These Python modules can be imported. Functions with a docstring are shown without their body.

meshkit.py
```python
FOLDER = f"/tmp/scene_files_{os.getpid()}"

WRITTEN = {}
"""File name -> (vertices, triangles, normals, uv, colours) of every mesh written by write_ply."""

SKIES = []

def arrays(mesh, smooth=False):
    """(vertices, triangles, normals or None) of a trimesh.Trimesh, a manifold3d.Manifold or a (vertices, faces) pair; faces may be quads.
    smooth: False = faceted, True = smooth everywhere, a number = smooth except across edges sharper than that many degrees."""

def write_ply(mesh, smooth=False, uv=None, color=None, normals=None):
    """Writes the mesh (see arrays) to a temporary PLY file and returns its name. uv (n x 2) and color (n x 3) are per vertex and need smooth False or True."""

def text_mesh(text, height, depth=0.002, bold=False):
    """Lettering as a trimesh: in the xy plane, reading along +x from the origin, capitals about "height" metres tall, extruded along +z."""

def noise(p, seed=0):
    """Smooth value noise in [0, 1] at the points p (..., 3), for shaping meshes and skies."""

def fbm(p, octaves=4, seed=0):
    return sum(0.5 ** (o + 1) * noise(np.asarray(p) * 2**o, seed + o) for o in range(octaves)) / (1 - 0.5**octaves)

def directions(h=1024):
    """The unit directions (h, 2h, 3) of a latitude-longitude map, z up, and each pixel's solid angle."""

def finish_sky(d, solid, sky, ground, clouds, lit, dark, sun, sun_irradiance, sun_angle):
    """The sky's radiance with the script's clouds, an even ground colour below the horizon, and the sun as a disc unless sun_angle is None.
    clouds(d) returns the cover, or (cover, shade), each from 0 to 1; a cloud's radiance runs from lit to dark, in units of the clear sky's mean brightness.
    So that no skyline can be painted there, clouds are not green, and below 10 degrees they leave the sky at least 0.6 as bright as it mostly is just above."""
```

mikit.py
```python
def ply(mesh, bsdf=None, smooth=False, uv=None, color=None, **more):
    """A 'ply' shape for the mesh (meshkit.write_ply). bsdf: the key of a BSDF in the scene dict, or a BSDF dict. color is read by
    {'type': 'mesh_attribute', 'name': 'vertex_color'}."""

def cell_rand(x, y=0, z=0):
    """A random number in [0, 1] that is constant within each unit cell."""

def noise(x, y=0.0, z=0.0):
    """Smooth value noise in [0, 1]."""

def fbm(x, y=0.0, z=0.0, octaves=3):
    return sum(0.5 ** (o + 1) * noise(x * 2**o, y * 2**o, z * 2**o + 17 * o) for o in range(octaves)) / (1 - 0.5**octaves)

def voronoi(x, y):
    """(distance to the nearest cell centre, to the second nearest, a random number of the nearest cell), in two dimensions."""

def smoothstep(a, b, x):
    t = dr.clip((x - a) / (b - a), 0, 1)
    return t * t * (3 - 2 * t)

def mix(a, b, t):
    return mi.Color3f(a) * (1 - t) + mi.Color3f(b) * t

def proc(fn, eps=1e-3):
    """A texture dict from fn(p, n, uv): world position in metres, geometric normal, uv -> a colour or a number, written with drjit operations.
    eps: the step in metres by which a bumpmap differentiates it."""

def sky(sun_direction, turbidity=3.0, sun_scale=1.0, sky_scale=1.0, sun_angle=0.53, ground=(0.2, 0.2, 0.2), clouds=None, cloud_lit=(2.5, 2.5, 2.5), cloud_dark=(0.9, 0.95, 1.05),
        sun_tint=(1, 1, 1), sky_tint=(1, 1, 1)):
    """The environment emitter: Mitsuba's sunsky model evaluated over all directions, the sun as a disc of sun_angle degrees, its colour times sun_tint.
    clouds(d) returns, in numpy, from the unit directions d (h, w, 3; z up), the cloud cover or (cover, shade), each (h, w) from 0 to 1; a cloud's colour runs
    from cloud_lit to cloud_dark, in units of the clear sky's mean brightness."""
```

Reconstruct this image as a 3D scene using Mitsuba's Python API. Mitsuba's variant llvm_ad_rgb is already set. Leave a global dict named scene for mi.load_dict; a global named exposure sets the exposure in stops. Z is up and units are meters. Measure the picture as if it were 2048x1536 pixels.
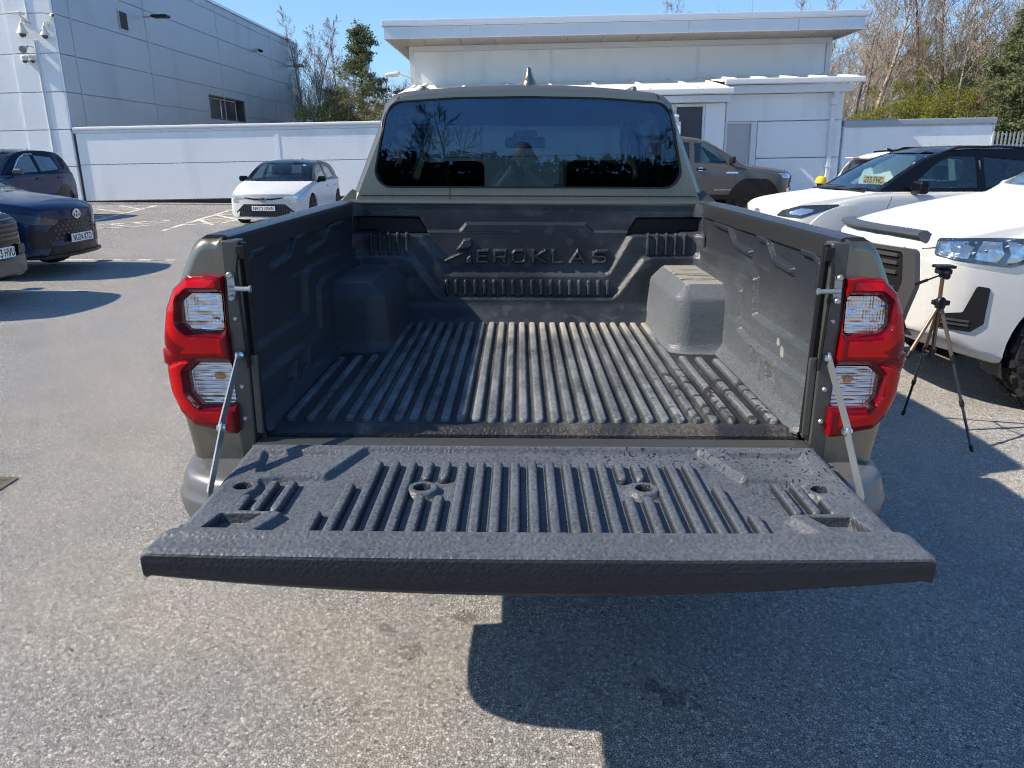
import math
import numpy as np
import trimesh
import shapely
from shapely.geometry import Polygon, LineString, Point, MultiPoint
from shapely import affinity
from scipy.interpolate import PchipInterpolator
from scipy.spatial import Delaunay
import manifold3d as m3
import drjit as dr
import mitsuba as mi
import mikit, meshkit
from mikit import proc, noise, fbm, voronoi, cell_rand, smoothstep, mix

T = mi.ScalarTransform4f
scene = {'type': 'scene'}
labels = {}
PI = math.pi

# ------------------------------------------------------------------ camera, sky, exposure
CAM = np.array([-0.0364, -1.9030, 1.4957])
PITCH, YAW, ROLL = 0.2845, -0.0082, 0.0031
_f = np.array([math.sin(YAW) * math.cos(PITCH), math.cos(YAW) * math.cos(PITCH), -math.sin(PITCH)])
_r = np.array([math.cos(YAW), -math.sin(YAW), 0.0])
_u = np.cross(_r, _f)
_up = _u * math.cos(ROLL) - _r * math.sin(ROLL)
scene['camera'] = {'type': 'perspective', 'fov': 2 * math.degrees(math.atan(1024 / 1568.08)), 'fov_axis': 'x',
                   'near_clip': 0.05, 'far_clip': 3000.0,
                   'to_world': T().look_at(origin=CAM.tolist(), target=(CAM + _f).tolist(), up=_up.tolist())}
SUN = (-0.745, -0.115, 0.655)
scene['sky_light'] = mikit.sky(SUN, turbidity=2.6, ground=(0.16, 0.16, 0.15), sky_tint=(0.86, 1.0, 1.12), sun_tint=(0.93, 0.98, 1.08))
G0 = -0.06                                                            # the yard's surface under the wheels
exposure = 2.38

# ------------------------------------------------------------------ materials
def rgb(*c):
    return {'type': 'rgb', 'value': list(c)}

def bsdf(key, d, two=True):
    scene[key] = {'type': 'twosided', 'bsdf': d} if two else d

def prin(c, rough=0.5, metal=0.0, coat=0.0, spec=0.5, cg=0.95, **k):
    d = {'type': 'principled', 'base_color': c if isinstance(c, dict) else rgb(*c), 'roughness': rough if isinstance(rough, dict) else float(rough),
         'metallic': float(metal), 'specular': float(spec)}
    if coat:
        d['clearcoat'] = float(coat); d['clearcoat_gloss'] = float(cg)
    d.update(k)
    return d

def bump(d, fn, eps, scale=1.0):
    return {'type': 'bumpmap', 'arbitrary': proc(fn, eps), 'scale': float(scale), 'bsdf': d}

def f_asphalt(p, n, uv):
    d1, d2, w = voronoi(p.x * 122, p.y * 122)
    d3, d4, w2 = voronoi(p.x * 47 + 3.3, p.y * 47)
    big = fbm(p.x * 0.35, p.y * 0.35, 0.0, 4)
    mid = fbm(p.x * 2.3 + 9, p.y * 2.3, 4.0, 4)
    st = smoothstep(0.62, 0.8, fbm(p.x * 1.3 + 31, p.y * 1.3 + 7, 2.0, 4))
    stone = 0.62 + 0.80 * w * w + 0.12 * w2 + 0.2 * smoothstep(0.93, 0.97, w)
    gap = smoothstep(0.02, 0.30, d2 - d1)
    v = stone * (0.22 + 0.78 * gap) * (0.88 + 0.16 * big + 0.10 * mid) * (1 - 0.10 * st)
    c = mix((0.355, 0.355, 0.353), (0.385, 0.373, 0.352), smoothstep(0.35, 0.7, mid)) * v
    # old oil drips
    oil = mi.Float(0)
    for (ox, oy, r) in ((0.45, 0.08, 0.06), (0.40, 0.13, 0.035), (0.08, 0.15, 0.014), (-0.22, 0.5, 0.05), (-0.38, 0.31, 0.04), (-0.5, 0.04, 0.03), (-0.48, 0.42, 0.02)):
        d = dr.sqrt(dr.square(p.x - ox) + dr.square(p.y - oy)) + 0.11 * (fbm(p.x * 34, p.y * 34, 1.0, 3) - 0.5)
        oil = dr.maximum(oil, 1 - smoothstep(r * 0.4, r, d))
    return c * (1 - 0.42 * oil)

def f_asph_bump(p, n, uv):
    d1, d2, w = voronoi(p.x * 122, p.y * 122)
    d3, d4, w2 = voronoi(p.x * 47 + 3.3, p.y * 47)
    return 0.0022 * smoothstep(0.0, 0.35, d2 - d1) * (0.4 + 0.6 * w) + 0.0012 * (1 - d3)

bsdf('m_asphalt', bump(prin(proc(f_asphalt), 0.85, spec=0.3), f_asph_bump, 0.0012))

def f_grass(p, n, uv):
    a = fbm(p.x * 1.1, p.y * 1.1, 0.0, 4)
    return mix((0.05, 0.06, 0.025), (0.10, 0.09, 0.05), a)
bsdf('m_ground', prin(proc(f_grass), 0.95, spec=0.1))

def f_line(p, n, uv):
    d1, d2, w = voronoi(p.x * 90, p.y * 90)
    worn = smoothstep(0.50, 0.68, fbm(p.x * 7, p.y * 7, 0.0, 4))
    return mix((0.66, 0.63, 0.54), (0.25, 0.245, 0.225), worn) * (0.75 + 0.4 * w)
bsdf('m_line', prin(proc(f_line), 0.8, spec=0.2))

def f_concrete(p, n, uv):
    a = fbm(p.x * 6, p.y * 6, p.z * 6, 4)
    return mix((0.20, 0.18, 0.15), (0.36, 0.33, 0.28), a)
bsdf('m_concrete', prin(proc(f_concrete), 0.9, spec=0.2))

bsdf('m_paving', prin(proc(lambda p, n, uv: mix((0.30, 0.21, 0.18), (0.38, 0.29, 0.25), cell_rand(dr.floor(p.x * 5), dr.floor(p.y * 10)))), 0.85))

def f_panel(p, n, uv):
    s = fbm(p.x * 2.2, p.y * 2.2, p.z * 0.35, 4)
    g = fbm(p.x * 0.25, p.y * 0.25, p.z * 0.4, 3)
    return mix((0.76, 0.79, 0.82), (0.66, 0.69, 0.72), smoothstep(0.5, 0.85, s)) * (0.92 + 0.16 * g)
bsdf('m_panel', prin(proc(f_panel), 0.42, spec=0.5))

def f_rib(p, n, uv):
    return 0.0006 * dr.sin(p.z * (2 * PI / 0.075))
bsdf('m_panel_ribbed', bump(prin(proc(f_panel), 0.4, spec=0.5), f_rib, 0.004))

def f_silver(p, n, uv):
    s = fbm(p.x * 2.2, p.y * 1.1, p.z * 0.25, 4)
    return mix((0.32, 0.36, 0.415), (0.27, 0.305, 0.36), smoothstep(0.5, 0.9, s))
bsdf('m_panel_silver', prin(proc(f_silver), 0.38, metal=0.25, spec=0.5))
bsdf('m_joint', prin((0.13, 0.14, 0.15), 0.7))
bsdf('m_fascia', prin((0.62, 0.66, 0.72), 0.35, metal=0.3))
bsdf('m_soffit', prin((0.27, 0.25, 0.24), 0.6))
bsdf('m_roof_sheet', prin((0.72, 0.70, 0.62), 0.45))
bsdf('m_plinth', prin((0.02, 0.021, 0.023), 0.7))
bsdf('m_louvre', prin((0.055, 0.06, 0.075), 0.5))
bsdf('m_steel_grey', prin((0.42, 0.44, 0.46), 0.45, metal=0.4))
bsdf('m_white_plastic', prin((0.62, 0.61, 0.57), 0.4))
bsdf('m_white_trim', prin((0.66, 0.68, 0.70), 0.4))

# bed liner: black pebble-grain polyethylene, dusty where things slide on it
def f_grain(p, n, uv):
    q = 205.0
    a = noise(p.x * q, p.y * q, p.z * q)
    b = noise(p.x * q * 2.1 + 5, p.y * q * 2.1, p.z * q * 2.1)
    return 0.00100 * smoothstep(0.25, 0.75, a) + 0.0002 * b

def f_liner(p, n, uv):
    a = fbm(p.x * 5, p.y * 5, p.z * 5, 4)
    s = noise(p.x * 210, p.y * 210, p.z * 210)
    scuff = smoothstep(0.60, 0.72, fbm(p.x * 22, p.y * 22, p.z * 22, 3))
    dust = smoothstep(0.35, 0.75, a) * (0.45 + 0.55 * s) + 0.3 * scuff
    return mix((0.014, 0.019, 0.027), (0.070, 0.082, 0.098), dust)
bsdf('m_liner', bump(prin(proc(f_liner), 0.38, spec=0.42), f_grain, 0.0018))

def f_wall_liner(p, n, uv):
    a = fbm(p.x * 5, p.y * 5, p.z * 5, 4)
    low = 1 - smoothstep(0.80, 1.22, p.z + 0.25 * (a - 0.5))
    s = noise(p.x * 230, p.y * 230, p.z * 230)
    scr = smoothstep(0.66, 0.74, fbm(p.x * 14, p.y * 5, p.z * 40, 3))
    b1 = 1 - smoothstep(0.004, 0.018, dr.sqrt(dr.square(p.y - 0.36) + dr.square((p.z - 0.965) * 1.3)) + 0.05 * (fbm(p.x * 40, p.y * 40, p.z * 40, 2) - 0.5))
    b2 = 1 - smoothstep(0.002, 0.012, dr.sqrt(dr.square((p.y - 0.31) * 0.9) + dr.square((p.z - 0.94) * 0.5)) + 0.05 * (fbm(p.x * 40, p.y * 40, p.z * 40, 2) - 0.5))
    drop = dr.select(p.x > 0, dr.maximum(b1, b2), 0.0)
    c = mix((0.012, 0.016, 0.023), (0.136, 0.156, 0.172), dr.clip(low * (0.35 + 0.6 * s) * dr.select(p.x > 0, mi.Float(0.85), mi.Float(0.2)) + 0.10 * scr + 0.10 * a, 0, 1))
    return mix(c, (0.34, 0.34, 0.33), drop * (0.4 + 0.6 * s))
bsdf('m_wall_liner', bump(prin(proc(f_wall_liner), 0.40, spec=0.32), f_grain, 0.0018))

def f_floor(p, n, uv):
    a = fbm(p.x * 9, p.y * 3, 0.0, 4)
    b = fbm(p.x * 60, p.y * 30, 3.0, 3)
    spk = smoothstep(0.60, 0.66, noise(p.x * 190, p.y * 190, 1.0)) * 0.5
    c = mix((0.013, 0.016, 0.021), (0.070, 0.066, 0.060), smoothstep(0.4, 0.75, a) * 0.8 + 0.2 * b)
    return c + mi.Color3f(0.06) * spk * smoothstep(0.4, 0.6, a)
bsdf('m_floor', bump(prin(proc(f_floor), 0.5, spec=0.45), f_grain, 0.0018))

def f_ribwear(p, n, uv):
    a = fbm(p.x * 26, p.y * 7, 0.0, 4)
    b = noise(p.x * 160, p.y * 120, 2.0)
    sand = smoothstep(1.0, 1.35, p.y + 0.35 * (fbm(p.x * 17, p.y * 9, 5.0, 3) - 0.5)) * smoothstep(-0.3, -0.05, p.x)
    wet = smoothstep(0.60, 0.66, fbm(p.x * 30 + 4, p.y * 34, 8.0, 3)) * smoothstep(0.25, 0.5, p.x) * (1 - smoothstep(0.55, 0.75, p.y))
    top = smoothstep(0.3, 0.8, n.z)
    c = mix((0.022, 0.026, 0.031), (0.215, 0.245, 0.265), dr.clip(0.34 * dr.select(p.x > -0.25, mi.Float(1), mi.Float(0.55)) + 0.9 * (a - 0.3) + 0.35 * (b - 0.5), 0, 1) * (0.25 + 0.75 * top))
    c = mix(c, (0.46, 0.42, 0.35), sand * 0.55 * top)
    return mix(c, (0.028, 0.028, 0.03), wet)
bsdf('m_rib', bump(prin(proc(f_ribwear), 0.55, spec=0.4), f_grain, 0.0018, 0.7))

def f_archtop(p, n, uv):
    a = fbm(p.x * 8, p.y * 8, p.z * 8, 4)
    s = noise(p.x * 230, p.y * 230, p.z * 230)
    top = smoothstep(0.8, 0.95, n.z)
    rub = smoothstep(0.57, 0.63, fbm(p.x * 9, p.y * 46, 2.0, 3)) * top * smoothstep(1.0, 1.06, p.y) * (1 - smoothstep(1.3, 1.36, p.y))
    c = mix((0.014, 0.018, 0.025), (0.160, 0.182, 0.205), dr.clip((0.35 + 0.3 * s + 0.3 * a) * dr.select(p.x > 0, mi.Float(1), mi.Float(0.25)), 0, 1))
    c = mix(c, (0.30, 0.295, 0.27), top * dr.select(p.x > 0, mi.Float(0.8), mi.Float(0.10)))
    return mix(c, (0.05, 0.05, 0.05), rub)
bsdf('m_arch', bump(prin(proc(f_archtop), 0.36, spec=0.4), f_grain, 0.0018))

def f_gate(p, n, uv):
    a = fbm(p.x * 6, p.y * 6, 0.0, 4)
    s = noise(p.x * 250, p.y * 200, p.z * 250)
    dk = smoothstep(0.68, 0.73, fbm(p.x * 150 + 3, p.y * 110, 3.0, 3))
    near = smoothstep(-0.26, -0.10, p.y) * smoothstep(-0.2, 0.3, p.x) + smoothstep(0.35, 0.6, p.x) * smoothstep(-0.5, -0.3, p.y)
    spots = dr.clip(dk * (0.10 + 0.9 * near), 0, 1)
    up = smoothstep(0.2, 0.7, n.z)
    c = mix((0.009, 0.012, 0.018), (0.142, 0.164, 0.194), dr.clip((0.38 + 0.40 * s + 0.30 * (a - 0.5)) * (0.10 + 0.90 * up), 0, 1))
    return mix(c, (0.016, 0.016, 0.018), spots * up)
def f_gate_bump(p, n, uv):
    a = noise(p.x * 200, p.y * 150, p.z * 200)
    b = noise(p.x * 320 + 5, p.y * 300, p.z * 300)
    return 0.0009 * smoothstep(0.2, 0.8, a) + 0.0002 * b
bsdf('m_gate', bump(prin(proc(f_gate), 0.44, spec=0.32), f_gate_bump, 0.0018))

# paints
def f_bronze_bump(p, n, uv):
    return 0.00005 * noise(p.x * 60, p.y * 60, p.z * 60)
def f_bronze(p, n, uv):
    fl = cell_rand(dr.floor(p.x * 900), dr.floor(p.y * 900), dr.floor(p.z * 900))
    return mix((0.165, 0.160, 0.130), (0.235, 0.226, 0.184), fl)
bsdf('m_bronze', prin(proc(f_bronze), 0.30, metal=0.78, coat=1.0, spec=0.5, cg=0.98))
bsdf('m_bronze_dark', prin((0.07, 0.075, 0.07), 0.35, metal=0.4, coat=0.6))
bsdf('m_grey_paint', prin((0.115, 0.105, 0.092), 0.32, metal=0.5, coat=1.0, cg=0.97))
bsdf('m_white_paint', prin((0.53, 0.545, 0.55), 0.26, coat=1.0, cg=0.98))
bsdf('m_navy_paint', prin((0.006, 0.020, 0.070), 0.12, spec=0.28, coat=0.3, cg=0.99))
bsdf('m_black_paint', prin((0.005, 0.006, 0.010), 0.10, spec=0.30))
bsdf('m_dark_paint', prin((0.003, 0.009, 0.030), 0.10, spec=0.08))
bsdf('m_trim_grey', prin((0.07, 0.074, 0.08), 0.35, metal=0.3, coat=0.4))
bsdf('m_bumper', prin((0.14, 0.145, 0.155), 0.40, metal=0.45, coat=0.6))
bsdf('m_black_plastic', prin((0.012, 0.012, 0.014), 0.4, spec=0.3))
bsdf('m_rail', prin((0.022, 0.024, 0.028), 0.34, spec=0.5))
bsdf('m_rubber', prin((0.022, 0.022, 0.022), 0.75, spec=0.3))
bsdf('m_alloy', prin((0.50, 0.50, 0.52), 0.3, metal=0.9))
bsdf('m_alloy_black', prin((0.02, 0.02, 0.022), 0.3, coat=0.5))
bsdf('m_chrome', prin((0.82, 0.83, 0.85), 0.12, metal=1.0))
bsdf('m_galv', bump(prin((0.44, 0.48, 0.50), 0.38, metal=0.8), lambda p, n, uv: 0.0002 * noise(p.x * 300, p.y * 300, p.z * 300), 0.001))
bsdf('m_red', prin((0.20, 0.001, 0.004), 0.05, spec=0.32))
bsdf('m_red_bright', prin((0.52, 0.003, 0.006), 0.05, spec=0.32))
bsdf('m_red_deep', prin((0.12, 0.001, 0.006), 0.06, spec=0.35))
bsdf('m_orange', prin((0.55, 0.20, 0.06), 0.2, coat=1.0))
def f_lens(p, n, uv):
    return 0.00035 * dr.sin(p.x * 2 * PI / 0.0070) + 0.0003 * dr.sin(p.z * 2 * PI / 0.0085) + 0.006 * noise(p.x * 55, p.z * 80, 0.0)
bsdf('m_lens', bump(prin((0.78, 0.78, 0.83), 0.16, metal=0.9), f_lens, 0.0008))
def f_lens2(p, n, uv):
    return 0.0009 * dr.sin(p.z * 2 * PI / 0.0105) + 0.0003 * dr.sin(p.x * 2 * PI / 0.0075) + 0.006 * noise(p.x * 40, p.z * 90, 0.0)
bsdf('m_lens_low', bump(prin((0.76, 0.76, 0.79), 0.15, metal=0.9), f_lens2, 0.0008))
def f_lamp(p, n, uv):
    return 0.0015 * noise(p.x * 30, p.y * 30, p.z * 18) + 0.0005 * dr.sin(p.x * 300 + p.y * 300)
bsdf('m_headlamp', bump(prin((0.70, 0.76, 0.82), 0.10, metal=0.9, coat=1.0), f_lamp, 0.002))
bsdf('m_lamp_dark', prin((0.02, 0.03, 0.045), 0.08, coat=1.0))
scene['m_glass'] = {'type': 'thindielectric', 'int_ior': 1.5, 'specular_transmittance': rgb(0.60, 0.70, 0.69)}
scene['m_glass_wind'] = {'type': 'thindielectric', 'int_ior': 1.5, 'specular_transmittance': rgb(0.86, 0.94, 0.92), 'specular_reflectance': rgb(0.7, 0.7, 0.7)}
scene['m_glass_dark'] = {'type': 'thindielectric', 'int_ior': 1.5, 'specular_transmittance': rgb(0.10, 0.14, 0.16)}
scene['m_glass_privacy'] = {'type': 'thindielectric', 'int_ior': 1.75, 'specular_transmittance': rgb(0.055, 0.085, 0.105), 'specular_reflectance': rgb(0.22, 0.41, 0.76)}
scene['m_glass_clear'] = {'type': 'thindielectric', 'int_ior': 1.5, 'specular_transmittance': rgb(0.95, 0.97, 0.97)}
bsdf('m_window', prin((0.03, 0.035, 0.045), 0.06, spec=0.7, coat=1.0))
bsdf('m_interior', prin((0.016, 0.017, 0.019), 0.6))
bsdf('m_seat', prin((0.030, 0.030, 0.033), 0.7))
bsdf('m_plate_white', prin((0.76, 0.76, 0.74), 0.35))
bsdf('m_plate_yellow', prin((0.80, 0.50, 0.03), 0.35))
bsdf('m_plate_text', prin((0.012, 0.012, 0.014), 0.5))
bsdf('m_paper', prin((0.70, 0.78, 0.76), 0.6))
bsdf('m_yellow', prin((0.75, 0.50, 0.02), 0.45))
bsdf('m_rust', prin(proc(lambda p, n, uv: mix((0.075, 0.062, 0.052), (0.12, 0.10, 0.085), fbm(p.x * 30, p.y * 30, 0.0, 4))), 0.8))
bsdf('m_tripod', prin((0.20, 0.135, 0.095), 0.35, metal=0.7))
bsdf('m_skin', prin((0.42, 0.25, 0.19), 0.5))
bsdf('m_cloth', prin((0.02, 0.022, 0.03), 0.85))
bsdf('m_trouser', prin((0.03, 0.035, 0.05), 0.85))

def f_birch(p, n, uv):
    b = smoothstep(0.55, 0.65, fbm(p.x * 6, p.y * 6, p.z * 22, 3))
    return mix((0.42, 0.36, 0.30), (0.10, 0.085, 0.07), b)
bsdf('m_birch', prin(proc(f_birch), 0.9, spec=0.1))
bsdf('m_twig', prin((0.30, 0.25, 0.20), 0.9, spec=0.1))
bsdf('m_twig_red', prin((0.30, 0.21, 0.155), 0.9, spec=0.1))
bsdf('m_bark', prin((0.14, 0.11, 0.085), 0.9, spec=0.1))
bsdf('m_bark_dark', prin((0.03, 0.025, 0.02), 0.9, spec=0.1))
def leafmat(key, a, b, sc=1.3):
    bsdf(key, {'type': 'principledthin', 'base_color': proc(lambda p, n, uv: mix(a, b, fbm(p.x * sc, p.y * sc, p.z * sc, 3))), 'roughness': 0.6, 'diff_trans': 0.7, 'spec_trans': 0.0, 'eta': 1.3}, two=False)
leafmat('m_needles', (0.11, 0.14, 0.07), (0.22, 0.245, 0.13))
leafmat('m_leaf', (0.13, 0.17, 0.035), (0.27, 0.27, 0.06))
leafmat('m_leaf_brown', (0.15, 0.125, 0.06), (0.24, 0.225, 0.08))
leafmat('m_leaf_dark', (0.012, 0.016, 0.008), (0.025, 0.028, 0.014))

# ------------------------------------------------------------------ helpers
def add(key, mesh, m, smooth=False, label=None, cat=None, group=None, kind=None):
    """One entry of the scene; a taken key gets the next three-digit number on its last name."""
    if '__' not in key and kind is None and label is None and cat is None:
        pass
    if key in scene:
        k = 1
        while f'{key}_{k:03d}' in scene:
            k += 1
        key = f'{key}_{k:03d}'
    scene[key] = mikit.ply(mesh, m, smooth)
    tag(key, label, cat, group, kind)
    return key

def tag(key, label=None, cat=None, group=None, kind=None):
    d = {k: v for k, v in (('label', label), ('category', cat), ('group', group), ('kind', kind)) if v}
    if d:
        labels[key] = d
    return key

def cat_(*ms):
    ms = [m for m in ms if m is not None and len(m.faces)]
    return trimesh.util.concatenate(ms) if len(ms) > 1 else ms[0]

def tm(v, f):
    return trimesh.Trimesh(np.asarray(v, float), np.asarray(f, int), process=False)

def box(x0, x1, y0, y1, z0, z1):
    b = trimesh.creation.box((abs(x1 - x0), abs(y1 - y0), abs(z1 - z0)))
    b.apply_translation(((x0 + x1) / 2, (y0 + y1) / 2, (z0 + z1) / 2))
    return b

SPH = trimesh.creation.icosphere(subdivisions=1)
def rbox(x0, x1, y0, y1, z0, z1, r=0.02, n=2):
    s = trimesh.creation.icosphere(subdivisions=n).vertices * r
    c = np.array([[x, y, z] for x in (min(x0, x1) + r, max(x0, x1) - r) for y in (min(y0, y1) + r, max(y0, y1) - r) for z in (min(z0, z1) + r, max(z0, z1) - r)])
    return hull((c[:, None] + s[None]).reshape(-1, 3))

def hull(pts):
    m = m3.Manifold.hull_points(np.asarray(pts, np.float64)).to_mesh()
    return tm(m.vert_properties[:, :3], m.tri_verts)

def hull_spheres(cs, rs, n=1):
    s = trimesh.creation.icosphere(subdivisions=n).vertices
    return hull(np.vstack([np.asarray(c) + s * r for c, r in zip(cs, rs)]))

def tomani(m):
    m = trimesh.Trimesh(m.vertices, m.faces, process=True)
    return m3.Manifold(m3.Mesh(np.asarray(m.vertices, np.float32), np.asarray(m.faces, np.uint32)))

def frommani(m):
    q = m.to_mesh()
    return tm(q.vert_properties[:, :3], q.tri_verts)

def segs_mesh(P0, P1, r0, r1, sides=4):
    """Open tapered prisms, one per segment."""
    P0, P1 = np.asarray(P0, float), np.asarray(P1, float)
    r0, r1 = np.broadcast_to(r0, len(P0)), np.broadcast_to(r1, len(P0))
    d = P1 - P0
    d /= np.linalg.norm(d, axis=1, keepdims=True) + 1e-12
    a = np.where(np.abs(d[:, 2:3]) < 0.9, [[0, 0, 1.0]], [[1.0, 0, 0]])
    u = np.cross(d, a); u /= np.linalg.norm(u, axis=1, keepdims=True) + 1e-12
    w = np.cross(d, u)
    t = np.arange(sides) * 2 * PI / sides
    ring = np.cos(t)[None, :, None] * u[:, None] + np.sin(t)[None, :, None] * w[:, None]
    v = np.concatenate([P0[:, None] + ring * r0[:, None, None], P1[:, None] + ring * r1[:, None, None]], 1)
    i = np.arange(sides); j = (i + 1) % sides
    f = np.vstack([np.stack([i, i + sides, j + sides], 1), np.stack([i, j + sides, j], 1)])
    F = (np.arange(len(P0)) * 2 * sides)[:, None, None] + f[None]
    return tm(v.reshape(-1, 3), F.reshape(-1, 3))

def tube(path, r, sides=10):
    """A round bar along a path, closed at both ends."""
    path = np.asarray(path, float)
    r = np.broadcast_to(r, len(path))
    t = np.gradient(path, axis=0); t /= np.linalg.norm(t, axis=1, keepdims=True) + 1e-12
    u = np.cross(t[0], [0, 0, 1.0] if abs(t[0][2]) < 0.9 else [1.0, 0, 0]); rings = []
    for p, d, rr in zip(path, t, r):
        u = u - d * (u @ d); u /= np.linalg.norm(u) + 1e-12
        w = np.cross(d, u); a = np.arange(sides) * 2 * PI / sides
        rings.append(p + rr * (np.cos(a)[:, None] * u + np.sin(a)[:, None] * w))
    return ring_loft(rings)

def ring_loft(rings, caps=True):
    """A skin over closed rings of equally many points, capped with fans."""
    n = len(rings[0]); v = [np.asarray(r, float) for r in rings]; f = []
    i = np.arange(n); j = (i + 1) % n
    for k in range(len(rings) - 1):
        a, b = k * n, (k + 1) * n
        f += [np.stack([a + i, a + j, b + j], 1), np.stack([a + i, b + j, b + i], 1)]
    V = np.vstack(v); m = len(rings) * n
    if caps:
        V = np.vstack([V, v[0].mean(0), v[-1].mean(0)])
        f += [np.stack([j, i, np.full(n, m)], 1), np.stack([m - n + i, m - n + j, np.full(n, m + 1)], 1)]
    out = tm(V, np.vstack(f))
    if caps and out.volume < 0:
        out.faces = out.faces[:, ::-1]
    return out

def lathe(prof, n=32, axis='z', at=(0, 0, 0)):
    """Turned solid from (radius, height) pairs."""
    a = np.arange(n) * 2 * PI / n
    rings = [np.stack([r * np.cos(a), r * np.sin(a), np.full(n, h)], 1) for r, h in prof]
    m = ring_loft(rings)
    if axis == 'x':
        m.vertices = m.vertices[:, [2, 0, 1]]
    if axis == 'y':
        m.vertices = m.vertices[:, [1, 2, 0]]
    m.apply_translation(at)
    return m

def rrect(cx, cy, hx, hy, r, n=5):
    """Rounded rectangle outline, anticlockwise."""
    r = min(r, hx * 0.999, hy * 0.999); out = []
    for q, (sx, sy) in enumerate(((1, 1), (-1, 1), (-1, -1), (1, -1))):
        a = q * PI / 2 + np.linspace(0, PI / 2, n)
        out.append(np.stack([cx + sx * (hx - r) + r * np.cos(a), cy + sy * (hy - r) + r * np.sin(a)], 1))
    return np.vstack(out)

def resample(poly, n):
    ring = shapely.get_exterior_ring(poly) if isinstance(poly, Polygon) else LineString(list(poly) + [poly[0]])
    return np.array([ring.interpolate(t, normalized=True).coords[0] for t in np.arange(n) / n])

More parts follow.
